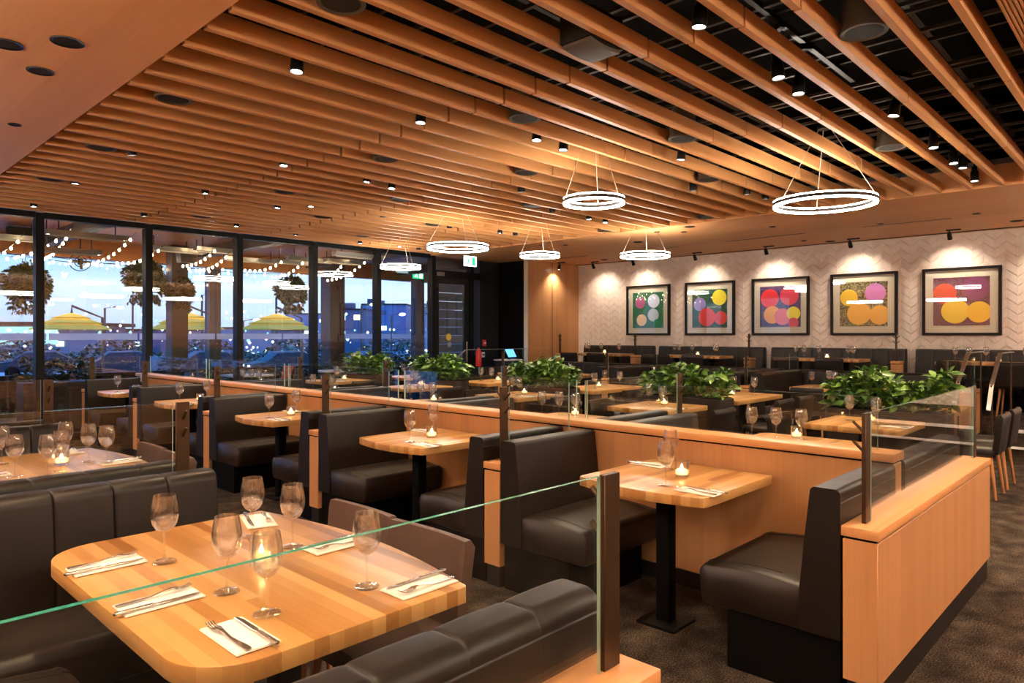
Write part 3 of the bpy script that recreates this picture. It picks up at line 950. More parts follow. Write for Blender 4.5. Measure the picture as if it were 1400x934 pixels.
for (x, y, w_) in ((.853, 4.435, 'nearest the picture edge'), (.972, 4.31, 'before the candle on the side-bench side'), (1.191, 4.87, 'behind the candle towards the windows'), (1.253, 4.64, 'with the tall bowl before the chairs'),
                   (1.308, 4.50, 'nearest the far chair pair'), (.882, 4.916, 'at the window end by the side bench'), (1.06, 4.42, 'just in front of the candle')):
    wine_glass((x, y, q), f"wine glass on the second table, {w_}", 'wine glasses')
candle((1.115, 4.639, q), 'lit candle in a glass tumbler on the second table', 'candle holders')
setting(1.38, 4.50, q, PI, 'before the chairs of the second table')
setting(.75, 4.56, q, 0, 'on the side-bench edge of the second table')
setting(1.28, 5.12, q, -PI / 2, 'at the window end of the second table')
CH = CHD = None


def chair(loc, rz, label, group='dark dining chairs', mat='leather'):
    """faces local -x"""
    global CH, CHD
    have = CH if mat == 'taupe' else CHD
    if have is None:
        ch = thing('dining_chair', label, 'chair', loc, rz, group)
        secs = []
        for x, k in ((-.165, .84), (-.155, .95), (-.12, 1.), (0, 1.), (.16, .97), (.20, .93)):
            w_ = .22 * k
            secs.append([(x, -w_, .405), (x, w_, .405), (x, w_ + .004, .44), (x, w_ - .02, .468), (x, 0, .476), (x, -w_ + .02, .468), (x, -w_ - .004, .44)])
        MB().loft(secs).build('seat', mat, ch, ang=50)
        secs = []
        for i in range(15):
            z = .40 + .375 * i / 14; lean = .185 + .05 * (z - .40) / .4
            k = 1. if z < .75 else 1 - (z - .75) * 1.2
            row = []
            hw = .205 + .018 * (z - .4) / .4
            th = .045 if i not in (0, 14) else .026
            for j in range(9):
                y = -hw + 2 * hw * j / 8; row.append((lean + .012 * (1 - (y / hw) ** 2) + (.0 if abs(y) < hw * .99 else -.004), y * k, z))
            for j in range(9):
                y = hw - 2 * hw * j / 8; row.append((lean + th + .012 * (1 - (y / hw) ** 2), y * k, z))
            secs.append(row)
        MB().loft(secs).build('backrest', mat, ch, ang=50)
        for sx, sy in ((-1, -1), (-1, 1), (1, -1), (1, 1)):
            MB().tube([(.025 + sx * .14, sy * .165, .405), (.025 + sx * .19, sy * .20, 0)], [.018, .011], 10).build('leg', 'legwood', ch)
        if mat == 'taupe': CH = ch
        else: CHD = ch
        return ch
    return dup(have, label, loc, rz, group)


for k, b0 in ((0, 0.), (1, 2.39)):
    nm = ('front table', 'second table')[k]
    chair((1.425, 2.02 + b0, 0), 0, f"taupe leather chair tucked at the {nm}, the one farther from the windows", 'taupe dining chairs', 'taupe')
    chair((1.445, 2.485 + b0, 0), 0, f"taupe leather chair tucked at the {nm}, the one closer to the windows", 'taupe dining chairs', 'taupe')

# ------------------------------------------------------------------ middle of the room
RA = RB = None
CEN = [(DV[k] + DV[k + 1]) / 2 for k in range(5)]
for k, c in enumerate(CEN):
    nm = f"{ORD[k]} middle-row table from the steps side"
    if RA is None:
        RA = thing('dining_table', 'butcher-block ' + nm, 'table', (6.4, c, 0), 0, 'middle row tables'); top_piece(RA, rrect(-.40, .40, -.37, .37, (.02,) * 4, 3)); table_frame(RA, [(0, 0)])
    else: dup(RA, 'butcher-block ' + nm, (6.4, c, 0))
    chair((6.4, c - .50, 0), -PI / 2, f"brown leather chair backed to the steps, {nm}")
    chair((6.4, c + .50, 0), PI / 2, f"brown leather chair backed to the windows, {nm}")
    wine_glass((6.3, c - .12, q), f"wine glass nearer the steps on the {nm}", 'wine glasses')
    wine_glass((6.45, c + .14, q), f"wine glass nearer the windows on the {nm}", 'wine glasses')
    candle((6.5, c - .02, q), f"lit candle on the {nm}", 'candle holders')
    setting(6.25, c - .28, q, PI / 2, f"on the {nm}")
    nm = f"{ORD[k]} long table beyond the planters from the steps"
    if RB is None:
        RB = thing('dining_table', 'butcher-block ' + nm, 'table', (8.1, c, 0), 0, 'long tables beyond the planters'); top_piece(RB, rrect(-.62, .62, -.38, .38, (.02,) * 4, 3)); table_frame(RB, [(-.3, 0), (.3, 0)])
    else: dup(RB, 'butcher-block ' + nm, (8.1, c, 0))
    for i, du in enumerate((-.30, .30)):
        w_ = ('planter-end', 'art-wall-end')[i]
        chair((8.1 + du, c - .53, 0), -PI / 2, f"{w_} chair backed to the steps, {nm}")
        chair((8.1 + du, c + .53, 0), PI / 2, f"{w_} chair backed to the windows, {nm}")
        wine_glass((8.1 + du, c - .15, q), f"{w_} wine glass, steps side, {nm}", 'wine glasses')
        wine_glass((8.1 + du + .05, c + .15, q), f"{w_} wine glass, window side, {nm}", 'wine glasses')
    candle((8.1, c, q), f"lit candle on the {nm}", 'candle holders')


def leaves(n, fn, lmin, lmax, droop, rnd, wr=.20):
    mb = MB()
    for _ in range(n):
        p, d = fn(rnd)
        L = rnd.uniform(lmin, lmax); d = Vector(d).normalized()
        side = d.cross(Vector((0, 0, 1)))
        if side.length < .05: side = Vector((1, 0, 0))
        side.normalize(); side = (Matrix.Rotation(rnd.uniform(-.9, .9), 3, d) @ side)
        nrm = side.cross(d)
        w_ = L * wr
        pts = []
        for s, k in ((0, .10), (.25, .8), (.55, 1.), (.8, .6), (1., .04)):
            cpt = Vector(p) + d * (L * s) + Vector((0, 0, -droop * L * s * s))
            pts += [cpt - side * w_ * k + nrm * w_ * .25 * k, cpt, cpt + side * w_ * k + nrm * w_ * .25 * k]
        fs = []
        for i in range(4):
            a = i * 3
            fs += [(a, a + 1, a + 4, a + 3), (a + 1, a + 2, a + 5, a + 4)]
        mb.add(pts, fs)
    return mb


PLV = [1.95, 4.05, 6.2, 8.35, 10.3]
for k, v in enumerate(PLV):
    lab = f"brown box planter of glossy green foliage, {ORD[k]} from the steps side"
    t = thing('planter', lab, 'planter', (7.13, v, 0), 0, 'planters between the table rows')
    bx = MB().box(-.15, .15, -.50, .50, 0, .80)
    bx.build('box', 'planter', t, .004, 1)
    MB().box(-.135, .135, -.485, .485, .802, .81).build('soil', 'plinth', t)
    rnd = random.Random(40 + k)

    def fn(r):
        y = r.uniform(-.50, .50); x = r.uniform(-.14, .14)
        hmax = .29 + .07 * math.sin(y * 9 + k)
        z = .81 + r.uniform(.0, hmax)
        return (x, y, z), (r.uniform(-1, 1) + x * 3, r.uniform(-.9, .9) + y * .7, r.uniform(-.05, 1.1))
    leaves(1000, fn, .085, .155, .35, rnd, .21).build('foliage', 'leafa', t, fix=False)

# banquette booths below the platform
UV = [2.08, 4.72, 7.30, 9.88]
for k, v in enumerate(UV):
    divider(v, 10.02, PLX - .01, f"timber divider between the banquettes below the platform, {ORD[k]} from the steps", 'banquette dividers', ((10.10, (1, -1)),), glass=True)
S1 = S2 = None
for k in range(3):
    a, b = UV[k], UV[k + 1]; c = (a + b) / 2
    nm = f"{ORD[k]} banquette booth from the steps"
    L = PLX - .05 - 10.05 - .20
    for side in (0, 1):
        lab = f"{'window-side' if side else 'steps-side'} brown leather bench, {nm}"
        loc, rz = ((10.05, a + .072, 0), 0) if not side else ((10.05 + L, b - .072, 0), PI)
        if S1 is None: S1 = bench(lab, L, loc, rz, depth=.66, back=.20, top=.93, channels=0, roll=True, group='banquette side benches', name='banquette_bench')
        else: dup(S1, lab, loc, rz)
    lab = f"brown leather back bench of the {nm}, along the platform"
    L2 = b - a - .15
    bench(lab, L2, (PLX - .015, a + .075, 0), PI / 2, depth=.20, back=.16, top=.93, channels=9, roll=True, group='banquette back benches', name='banquette_bench', z0back=.3)
    t = dup(bt, f"large bowed butcher-block table of the {nm}", (10.42, c, 0), PI)
    chair((9.94, c - .27, 0), PI, f"brown leather chair nearer the steps, {nm}")
    chair((9.94, c + .27, 0), PI, f"brown leather chair nearer the windows, {nm}")
    for i, (dx, dy, w_) in enumerate(((-.2, -.35, 'at the chair edge nearer the steps'), (-.2, .4, 'at the chair edge nearer the windows'), (.2, .3, 'deep in the booth'), (.0, .15, 'next to the candle'))):
        wine_glass((10.42 + dx, c + dy, q), f"wine glass {w_}, {nm}", 'wine glasses')
    candle((10.45, c - .02, q), f"lit candle on the table of the {nm}", 'candle holders')

# platform tables under the pictures
DVP = [.77, 3.27, 5.75, 8.25, 10.30]
for k, v in enumerate(DVP):
    divider(v, 12.32, 12.52, f"short timber pier with a tall bronze coat post on the platform, {ORD[k]} from the steps", 'platform dividers', ((12.42, (1, -1)),), z0=PZ, glass=False)
WB = None
TB = None
for k in range(4):
    a, b = DVP[k], DVP[k + 1]; c = (a + b) / 2
    nm = f"{ORD[k]} platform bay from the steps"
    L = b - a - .15
    bench(f"channelled leather wall bench of the {nm}, under the pictures", L, (ART - .008, a + .075, PZ), PI / 2, depth=.60, back=.15, top=.925, channels=int(L / .24), group='wall benches on the platform', name='banquette_bench')
    lab = f"long butcher-block table of the {nm}"
    if TB is None:
        TB = thing('dining_table', lab, 'table', (12.62, c, PZ), 0, 'platform tables'); top_piece(TB, rrect(-.30, .30, -.70, .70, (.02,) * 4, 3)); table_frame(TB, [(0, -.4), (0, .4)])
    else: dup(TB, lab, (12.62, c, PZ))
    for i, dy in enumerate((-.36, .36)):
        chair((12.15, c + dy, PZ), PI, f"dark leather chair nearer the {('steps', 'windows')[i]}, {nm}")
    for i, (dx, dy, w_) in enumerate(((-.12, -.55, 'first'), (.1, -.4, 'second'), (-.1, .28, 'third'), (.1, .5, 'last'), (.12, .1, 'candle-side'))):
        wine_glass((12.62 + dx, c + dy, PZ + q), f"{w_} wine glass, {nm}", 'wine glasses')
    candle((12.62, c - .08, PZ + q), f"lit candle on the table of the {nm}", 'candle holders')
chair((12.10, 1.02, PZ), PI, 'dark leather chair cut by the picture edge on the platform beside the steps')


# handrails
def handrail(label, pts_top, posts_, z=.9):
    t = thing('handrail', label, 'handrail', (0, 0, 0), 0, 'stair handrails')
    mb = MB()
    for a, b in zip(pts_top, pts_top[1:]):
        a, b = Vector(a), Vector(b)
        mb.loft([[p + Vector((0, s * .022, zz)) for s, zz in ((-1, -.006), (1, -.006), (1, .006), (-1, .006))] for p in (a, b)])
    mb.build('rail', 'heater', t)
    for (x, y, z0, z1) in posts_: MB().box(x - .02, x + .02, y - .008, y + .008, z0, z1).build('post', 'bronze', t)
    return t


handrail('flat metal handrail sloping down the steps beside the end of the last banquette', [(9.72, 1.94, .62), (9.95, 1.94, .93), (10.5, 1.94, 1.27), (11.4, 1.94, 1.27)], [(9.95, 1.94, 0, .93), (11.3, 1.94, 0, 1.27)])
handrail('flat metal handrail sloping down the steps nearer the picture edge', [(9.75, 1.60, .62), (9.95, 1.60, .90), (10.5, 1.60, 1.27), (11.4, 1.60, 1.27)], [(9.95, 1.60, 0, .90), (11.3, 1.60, 0, 1.27)])
handrail('flat metal handrail by the dark entrance wall and host stand', [(8.9, 10.35, .80), (9.5, 10.35, 1.2), (11.3, 10.35, 1.2)], [(9.5, 10.35, 0, 1.2), (11.2, 10.35, 0, 1.2)])
t = thing('host_stand', 'black host stand with a pale counter and a blue lit screen', 'host stand', (11.18, 10.75, 0))
MB().box(-.25, .25, -.2, .2, 0, .93).build('cabinet', 'black', t, .004, 1)
MB().box(-.27, .27, -.22, .22, .93, .96).build('counter', 'white', t, .003, 1)
sc_ = MB().box(-.02, .02, -.03, .03, .96, 1.06).build('screen_stand', 'blackm', t)
s2 = MB().box(-.16, .16, -.006, .006, -.10, .10).build('screen', 'screen', t, loc=(.02, -.03, 1.10), rot=(-.5, 0, .2))

# ------------------------------------------------------------------ window wall
mx = [1.08] + [atv(x, 458, WIN)[0] for x in (54, 203, 327, 430, 517, 592)]
mx = [mx[0] - 1.42] + mx
for i, (a, b) in enumerate(zip(mx, mx[1:])):
    o = struct(glasspane(a + .04, b - .04, WIN + .03, WIN + .042, .10, ZC + .02).build(f'window_{i + 1}', ['winglass'] * 3))
    MB().box(b - .05, b + .05, WIN - .04, WIN + .13, 0, ZC + .02).build('mullion', 'mull', o, .003, 1)
    MB().box(a + .045, b - .045, WIN - .02, WIN + .10, 0, .10).box(a + .045, b - .045, WIN - .02, WIN + .10, ZC - .05, ZC + .03).build('rail', 'mull', o)
# entrance door bay
d0, d1 = mx[-1] + .05, 10.9
o = struct(MB().box(10.58, 10.68, WIN - .04, WIN + .1, 0, ZC, 0).box(d0, 10.58, WIN - .04, WIN + .1, 2.74, 2.88, 0).box(10.68, d1, WIN - .04, WIN + .1, 2.74, 2.88, 0).build('door_frame_1', 'mull'))
dr = MB()
for (a, b, c, d) in ((d0, d0 + .11, .02, 2.73), (10.43, 10.57, .02, 2.73), (d0 + .11, 10.43, .02, .30), (d0 + .11, 10.43, 2.60, 2.73)): dr.box(a, b, WIN, WIN + .06, c, d)
dd = struct(dr.build('door_1', 'blackm'))
glasspane(d0 + .11, 10.43, WIN + .02, WIN + .032, .30, 2.60).build('glass_pane', ['winglass'] * 3, dd)
MB().tube([(10.46, WIN - .05, .9), (10.46, WIN - .05, 1.35)], .012).build('handle', 'heater', dd)
a, _, b = atv(614, 461, WIN)
MB().lathe([(.0, 0), (.075, 0), (.075, .004), (.0, .004)], 24).build('round_sticker', 'yellow', dd, loc=(a, WIN + .016, b), rot=(PI / 2, 0, 0))
a, _, b = atv(615, 471, WIN)
MB().lathe([(.0, 0), (.06, 0), (.06, .004), (.0, .004)], 24).build('round_sticker', 'road', dd, loc=(a, WIN + .016, b), rot=(PI / 2, 0, 0))
MB().box(d0 + .02, d0 + .22, WIN - .06, WIN - .042, 2.76, 2.84).build('door_closer', 'heater', dd)
for nm_, a, b, c, d in (('window_transom_1', d0, 10.58, 2.88, ZC), ('window_sidelight_1', 10.68, d1, .02, 2.74)):
    struct(glasspane(a, b, WIN + .02, WIN + .032, c, d).build(nm_, ['winglass'] * 3))
vb = MB()
for k in range(16): vb.box(10.98, 14.2, 13.0, 13.05, .02 + k * .21, .02 + k * .21 + .20)
struct(vb.build('wall_vestibule', 'grey'))


def exit_sign(loc, label, green, rz=0, s=1.):
    t = thing('exit_sign', label, 'exit sign', loc, rz, None)
    MB().box(-.16 * s, .16 * s, .0, .035, -.10 * s, .10 * s).build('housing', 'exitg' if green else 'exitw', t)
    c1 = 'exitw' if green else 'exitg'
    MB().box(.03 * s, .12 * s, -.003, -.0005, -.08 * s, .08 * s).build('doorway_symbol', c1, t)
    mb = MB()
    H = [(-.055, .055, .016)]
    mb.add([(-.055 * s + .018 * s * math.cos(a * PI / 6), -.003, .058 * s + .018 * s * math.sin(a * PI / 6)) for a in range(12)], [tuple(range(12))], 0, False)
    for (x0, z0, x1, z1, w_) in ((-.06, .035, -.07, -.01, .016), (-.07, -.01, -.035, -.035, .012), (-.035, -.035, -.045, -.075, .010), (-.07, -.01, -.095, -.045, .012), (-.095, -.045, -.13, -.045, .010), (-.06, .03, -.025, .012, .008), (-.062, .03, -.10, .015, .008)):
        p, r_ = Vector((x0 * s, -.003, z0 * s)), Vector((x1 * s, -.003, z1 * s)); n_ = (r_ - p).normalized().cross(Vector((0, 1, 0))) * w_ * s
        mb.add([p - n_, p + n_, r_ + n_, r_ - n_], [(0, 1, 2, 3)], 0, False)
    mb.build('running_figure', c1, t)
    MB().tube([(0, .018, .10 * s), (0, .018, .20)], .008).build('stem', 'blackm', t)


exit_sign((9.6, 10.30, 2.985), 'white lit exit sign with green running figure under the ceiling', False)

for (px, py, lab, w_, h_, m) in ((662, 469, 'small red fire alarm pull station on the black entrance wall', .09, .14, 'red'), (660, 485, 'small white switch plate on the black entrance wall', .10, .12, 'white')):
    a, _, b = atv(px, py, WIN - .02)
    t = thing('mounted_fire_alarm' if m == 'red' else 'wall_switch', lab, 'fire alarm' if m == 'red' else 'switch', (a, WIN - .002, b))
    MB().box(-w_ / 2, w_ / 2, -.04, 0, -h_ / 2, h_ / 2).build('housing', m, t, .006, 2)
    MB().box(-w_ / 3, w_ / 3, -.052, -.041, -h_ / 8, h_ / 8).build('handle', 'white' if m == 'red' else 'blackm', t, .002, 1)
t = thing('fire_extinguisher', 'red fire extinguisher beside the dark entrance door', 'fire extinguisher', (10.74, WIN - .13, .80))
MB().lathe([(.0, 0), (.065, 0), (.07, .02), (.07, .30), (.05, .36), (.025, .38), (.02, .42)], 20).build('cylinder', 'red', t)
MB().box(-.05, .03, -.012, .012, .42, .45).build('lever', 'blackm', t)
MB().box(-.06, .06, .075, .125, -.02, .25).build('bracket', 'blackm', t)

# ------------------------------------------------------------------ patio
PV = 15.5
struct(MB().box(-8, 16, WIN + .2, 16.2, -.12, -.02).build('ground_patio', 'concrete'))
pc = MB().box(-8, 16, WIN + .2, 15.7, 3.34, 3.5, 0)
pc.box(-8, 16, 15.5, 15.75, 3.0, 3.34, 0)
struct(pc.build('ceiling_patio', 'patiowood'))
for i, u in enumerate((-2.2, .6, 3.4, 6.2, 9.0, 11.8)):
    struct(MB().box(u - .09, u + .09, WIN + .25, 15.5, 3.14, 3.34).build('beam_patio', 'column'))
for i, (px, w_, v) in enumerate(((242, .32, 15.0), (291, .26, 16.), (455, .42, 15.2), (571, .26, 15.2))):
    u = atv(px, 458, v)[0]
    struct(MB().box(u - w_ / 2, u + w_ / 2, v - w_ / 2, v + w_ / 2, -.02, 3.34).build(f'column_patio', 'column'))
# wind screen
for i in range(12):
    u = -2.9 + i * 1.6
    o = struct(MB().box(u + .02, u + 1.58, PV + .02, PV + .03, .75, 2.98).build('window_patio_screen', 'glass'))
    MB().box(u + .02, u + 1.58, PV + .005, PV + .012, 1.40, 1.53).build('frosted_stripe', 'frost', o)
struct(MB().box(-4, 16.5, PV - .04, PV + .08, .68, .75).box(-4, 16.5, PV, PV + .06, -.02, .68, 1).build('trim_patio_rail', ['mull', 'kick']))
# heaters
for i, (px, py, ln) in enumerate(((120, 325, 1.1), (95, 346, .9), (240, 326, 1.1), (345, 335, 1.2), (300, 345, .9), (425, 343, 1.1), (400, 356, .9), (490, 352, 1.1), (470, 360, .9), (8, 305, 1.))):
    v = 12.1 + (i * 3 % 10) * .24 + (.5 if i == 4 else .12 if i == 7 else 0) - (.9 if i == 7 else 0)
    u, _, z = atv(px, py, v)
    t = thing('patio_heater', f"long metal patio heater under the outdoor ceiling, {ORD[i]} seen through the windows", 'heater', (u, v, min(z, 3.06)), 0, 'patio heaters')
    MB().loft([[(x, -.07, 0), (x, .07, 0), (x, .10, .07), (x, -.10, .07)] for x in (-ln / 2, ln / 2)]).build('reflector', 'heater', t)
    MB().tube([(-ln / 2 + .05, 0, -.012), (ln / 2 - .05, 0, -.012)], .014).build('tube', 'mat', t)
    for s in (-1, 1): MB().tube([(s * ln * .35, 0, .07), (s * ln * .35, 0, 3.32 - min(z, 3.06))], .01).build('hanger', 'blackm', t)
for i, (px, py) in enumerate(((26, 320), (110, 358), (255, 352))):
    v = 14.1; u, _, z = atv(px, py, v)
    t = thing('hanging_speaker' if i != 1 else 'cage_fan', ('dark loudspeaker hung from the patio ceiling nearest the picture edge', 'round cage fan hung from the patio fascia between string lights', 'dark loudspeaker hung from the patio ceiling beside the second mullion')[i], 'speaker' if i != 1 else 'fan', (u, v, z))
    if i == 1:
        for rr in (.09, .17): MB().lathe([(rr, -.006), (rr + .008, 0), (rr, .006), (rr - .008, 0)], 28, close=True).build('cage_ring', 'blackm', t, rot=(PI / 2 + .4, 0, 0))
        for a in range(4):
            MB().box(-.02, .02, .0, .15, -.006, .006).build('blade', 'bronze', t, rot=(PI / 2 + .4, a * PI / 2, 0))
        MB().lathe([(.0, -.05), (.045, -.05), (.045, .05), (.0, .05)], 16).build('motor', 'blackm', t)
    else: MB().loft([[(-.14, y, -.11), (.14, y, -.11), (.17, y, .11), (-.17, y, .11)] for y in (-.12, .12)]).build('cabinet', 'blackm', t)
    MB().tube([(0, 0, .04), (0, 0, 3.33 - z)], .014).build('stem', 'blackm', t)
# hanging baskets
for i, (px, py, sc) in enumerate(((38, 388, 1.), (200, 380, 1.02), (246, 396, .80), (400, 398, .95))):
    v = 14.45 if i != 2 else 14.95
    u, _, z = atv(px, py, v)
    lab = ('bushy hanging basket behind the first mullion', 'bushy hanging basket behind the second mullion', 'smaller hanging basket trailing above the yellow parasol', 'bushy hanging basket beside the fourth mullion')[i]
    t = thing('hanging_basket', lab, 'hanging plant', (u, v, z), 0, 'hanging baskets on the patio')
    rnd = random.Random(90 + i)

    def fb(r, sc=sc):
        a, e = r.uniform(0, 2 * PI), math.asin(r.uniform(-.8, 1))
        rad = .41 * sc * r.uniform(.72, 1.) * (.82 + .18 * math.sin(3 * a) * math.sin(2 * e + 1))
        d = Vector((math.cos(a) * math.cos(e), math.sin(a) * math.cos(e), math.sin(e)))
        p = d * rad
        if r.random() < .09: p = Vector((p.x * .8, p.y * .8, -.3 * sc - r.uniform(0, .20))); d = Vector((r.uniform(-1, 1), r.uniform(-1, 1), -.6))
        return p, d + Vector((0, 0, .1))
    leaves(2300, fb, .045, .085, .3, rnd, .33).build('foliage', 'leafb', t, fix=False)
    MB().lathe([(.01, -.30 * sc), (.15 * sc, -.27 * sc), (.27 * sc, -.12 * sc), (.31 * sc, .04), (.27 * sc, .18 * sc), (.15 * sc, .27 * sc), (.01, .30 * sc)], 20).build('moss_ball', 'leafc', t)
    for k in range(3): MB().tube([(.2 * math.cos(k * 2.1), .2 * math.sin(k * 2.1), .02), (0, 0, 3.33 - z)], .004, 5).build('chain', 'blackm', t)
# string lights
SL = [((34, 318), (-20, 350), 6), ((100, 310), (10, 352), 8), ((52, 325), (128, 355), 0), ((100, 308), (60, 352), 9), ((186, 318), (120, 360), 9), ((225, 335), (160, 358), 8), ((300, 335), (250, 362), 8), ((315, 344), (268, 368), 8),
      ((392, 352), (335, 368), 8), ((420, 352), (372, 378), 8), ((470, 358), (445, 374), 7), ((505, 352), (448, 382), 9), ((0, 345), (200, 356), 9), ((200, 352), (430, 372), 9), ((60, 350), (330, 362), 9)]
for i, (a, b, n) in enumerate(SL):
    if not n: continue
    va, vb_ = (12.4, 13.9) if i < 12 else (15.38 - .1 * (i - 12),) * 2
    A = Vector(atv(*a, va)); B = Vector(atv(*b, vb_))
    if i >= 12: A.z = min(A.z, 3.0); B.z = min(B.z, 3.0)
    A.z = min(A.z, 3.30); B.z = min(B.z, 3.25)
    o = thing('string_light', f"warm festoon string under the patio ceiling, {ORD[i]} counting towards the entrance", 'string light', tuple(A), 0, 'festoon strings')
    pts = []
    for k in range(n + 1):
        s = k / n; p = A.lerp(B, s) - A; p.z -= .10 * math.sin(PI * s); pts.append(p)
    MB().tube(pts, .006, 5).build('cord', 'blackm', o)
    for p in pts[1:]:
        MB().lathe([(.0005, -.055), (.015, -.045), (.021, -.03), (.014, -.012), (.007, -.004)], 8).build('bulb', 'bulb', o, loc=p)
# patio planters, tables, chairs
for i, (u, v, ln, h, hh) in enumerate(((1.45, 12.15, 1.15, .82, .34), (2.85, 12.15, .9, .82, .32), (7.5, 14.5, 4.2, .45, .32), (9.6, 12.2, 1.0, .62, .42))):
    lab = ('tall brown planter of dark shrubs outside the first window', 'tall brown planter of dark shrubs left of the patio chairs outside', 'long low planter of shrubs along the patio screen', 'planter of dark shrubs outside beside the entrance door')[i]
    t = thing('patio_planter', lab, 'planter', (u, v, -.02), 0, 'patio planters')
    MB().box(-ln / 2, ln / 2, -.22, .22, 0, h).build('box', 'planter', t, .005, 1)
    rnd = random.Random(60 + i)

    def fp(r, ln=ln, h=h, hh=hh):
        x = r.uniform(-ln / 2, ln / 2); y = r.uniform(-.2, .2)
        return (x, y, h + r.uniform(0, hh)), (r.uniform(-1, 1), r.uniform(-1, 1), r.uniform(0, 1))
    leaves(int(420 * max(1, ln * .6)), fp, .07, .15, .3, rnd, .2).build('foliage', 'leafc', t, fix=False)
PT = PCH = None
for i, (u, v) in enumerate(((4.2, 12.9), (6.25, 13.1), (8.3, 13.3), (10.25, 14.0))):
    lab = f"white topped patio table outside the windows, {ORD[i]} towards the entrance"
    if PT is None:
        PT = thing('patio_table', lab, 'table', (u, v, -.02), 0, 'patio tables')
        MB().prism(rrect(-.40, .40, -.36, .36, (.03,) * 4, 3), .72, .75).build('tabletop', 'white', PT, .004, 1)
        MB().tube([(0, 0, .01), (0, 0, .72)], .035).build('pedestal', 'blackm', PT)
        MB().lathe([(.0, 0), (.24, 0), (.22, .02), (.0, .03)], 20).build('foot', 'blackm', PT)
    else: dup(PT, lab, (u, v, -.02))
    for s in (0, 1):
        lab = f"navy patio chair at the {ORD[i]} outdoor table, {('its back to the entrance', 'facing the entrance')[s]}"
        if PCH is None:
            PCH = thing('patio_chair', lab, 'chair', (u, v, 0), 0, 'patio chairs')
            MB().loft([[(x, -.22, .42), (x, .22, .42), (x, .22, .46), (x, -.22, .46)] for x in (-.22, .2)]).build('seat', 'navy', PCH, .01, 2)
            MB().loft([[(.19 + .09 * (z - .46) / .4, -.22, z), (.19 + .09 * (z - .46) / .4, .22, z), (.225 + .09 * (z - .46) / .4, .22, z), (.225 + .09 * (z - .46) / .4, -.22, z)] for z in (.40, .6, .84)]).build('backrest', 'navy', PCH, .01, 2)
            for sx in (-1, 1):
                for sy in (-1, 1): MB().tube([(sx * .18, sy * .19, .43), (sx * .21, sy * .21, 0)], .012, 8).build('leg', 'blackm', PCH)
            c_ = PCH
        else: c_ = dup(PCH, lab)
        c_.location = (u + (.62 if s == 0 else -.62), v, -.02); c_.rotation_euler = (0, 0, 0 if s == 0 else PI)
for i, (u, v) in enumerate(((3.58, 12.9), (6.87, 13.1))):
    bk = MB()
    xo = 1 if i else -1
    secs = []
    for (x, z) in [(.19 + .09 * (z - .46) / .4 + o_, z) for o_, z in ((-.022, .50), (-.022, .70), (-.020, .862), (.018, .872), (.055, .862), (.054, .70), (.054, .48))]:
        secs.append([(xo * x, -.19, z), (xo * x, .19, z), (xo * (x + .008), .19, z + .008), (xo * (x + .008), -.19, z + .008)])
    o = bk.loft(secs).build('blanket', 'coral', loc=(u, v, -.01))
    tag(o, ('coral blanket draped over the patio chair back nearest the planters', 'coral blanket draped over a patio chair back in mid patio')[i], 'blanket', 'coral blankets')
# green exit sign over the patio gate
uu = atv(569, 376, 15.0)
exit_sign((uu[0], 14.9, uu[2]), 'green lit exit sign over the patio gate beside the brown column', True, 0, 1.1)

# ------------------------------------------------------------------ beyond the patio
struct(MB().box(-120, 260, 15.8, 320, -.9, -.7).build('ground_street', 'road'))
for i, (px, py, d) in enumerate(((98, 428, 24.), (257, 427, 26.), (378, 429, 27.))):
    t_ = (px - CX) / F; u, v = d * (CC + SS * t_), d * (SS - CC * t_)
    z = 1.5 + (458 - py) / F * d
    hw = 50 / F * d; he = 1.5 + 8 / F * d
    t = thing('parasol', f"yellow cantilever parasol beyond the patio screen, {ORD[i]} counted towards the entrance", 'parasol', (u, v, -.7), 0, 'yellow parasols')
    mb = MB()
    z0 = he + .7; z1 = z + .7
    hh = z1 - z0
    for r0, r1, a_, b_ in ((hw, hw * .68, 0., .34), (hw * .77, hw * .40, .37, .66), (hw * .49, .05, .70, 1.)):
        mb.lathe([(r0, z0 + hh * a_), (r1, z0 + hh * b_), (r1 - .02, z0 + hh * b_ - .02), (r0 - .02, z0 + hh * a_ - .02)], 8, close=True)
    mb.build('canopy', 'yellow', t, ang=20)
    MB().tube([(0, 0, z1 - .03), (0, 0, z1 + .25), (hw * .75, 0, z1 - .15), (hw * .78, 0, 0)], .045, 8).build('arm', 'column', t)
    for k in range(8): MB().tube([(.05 * math.cos(k * PI / 4), .05 * math.sin(k * PI / 4), z1 - .12), (hw * .93 * math.cos(k * PI / 4), hw * .93 * math.sin(k * PI / 4), z0 + .01)], .016, 5).build('rib', 'column', t)
    MB().box(hw * .78 - .4, hw * .78 + .4, -.4, .4, 0, .1).build('base', 'kick', t)
    MB().lathe([(.0, z1 - .30), (.07, z1 - .28), (.07, z1 - .22), (.0, z1 - .20)], 12).build('lamp', 'lens', t)
    pl = bpy.data.lights.new('parasol_lamp', 'POINT'); pl.energy = 55.; pl.color = (1., .78, .45); pl.shadow_soft_size = .2
    lo = bpy.data.objects.new('parasol_lamp', pl); COL.objects.link(lo); lo.parent = t; lo.location = (0, 0, z1 - .45)
wl1 = emit('lit_window_warm', (1., .78, .5), 1.6); wl2 = emit('lit_window_cool', (.62, .92, 1.), 1.5); wl3 = emit('lit_sign_red', (.9, .12, .2), 1.1); wl4 = emit('lit_sign_white', (.8, .95, 1.), 1.6)
bmat = [plain('tower_blue', (.09, .17, .30), .6), plain('block_slate', (.06, .09, .15), .6), plain('block_grey', (.16, .20, .27), .6)]
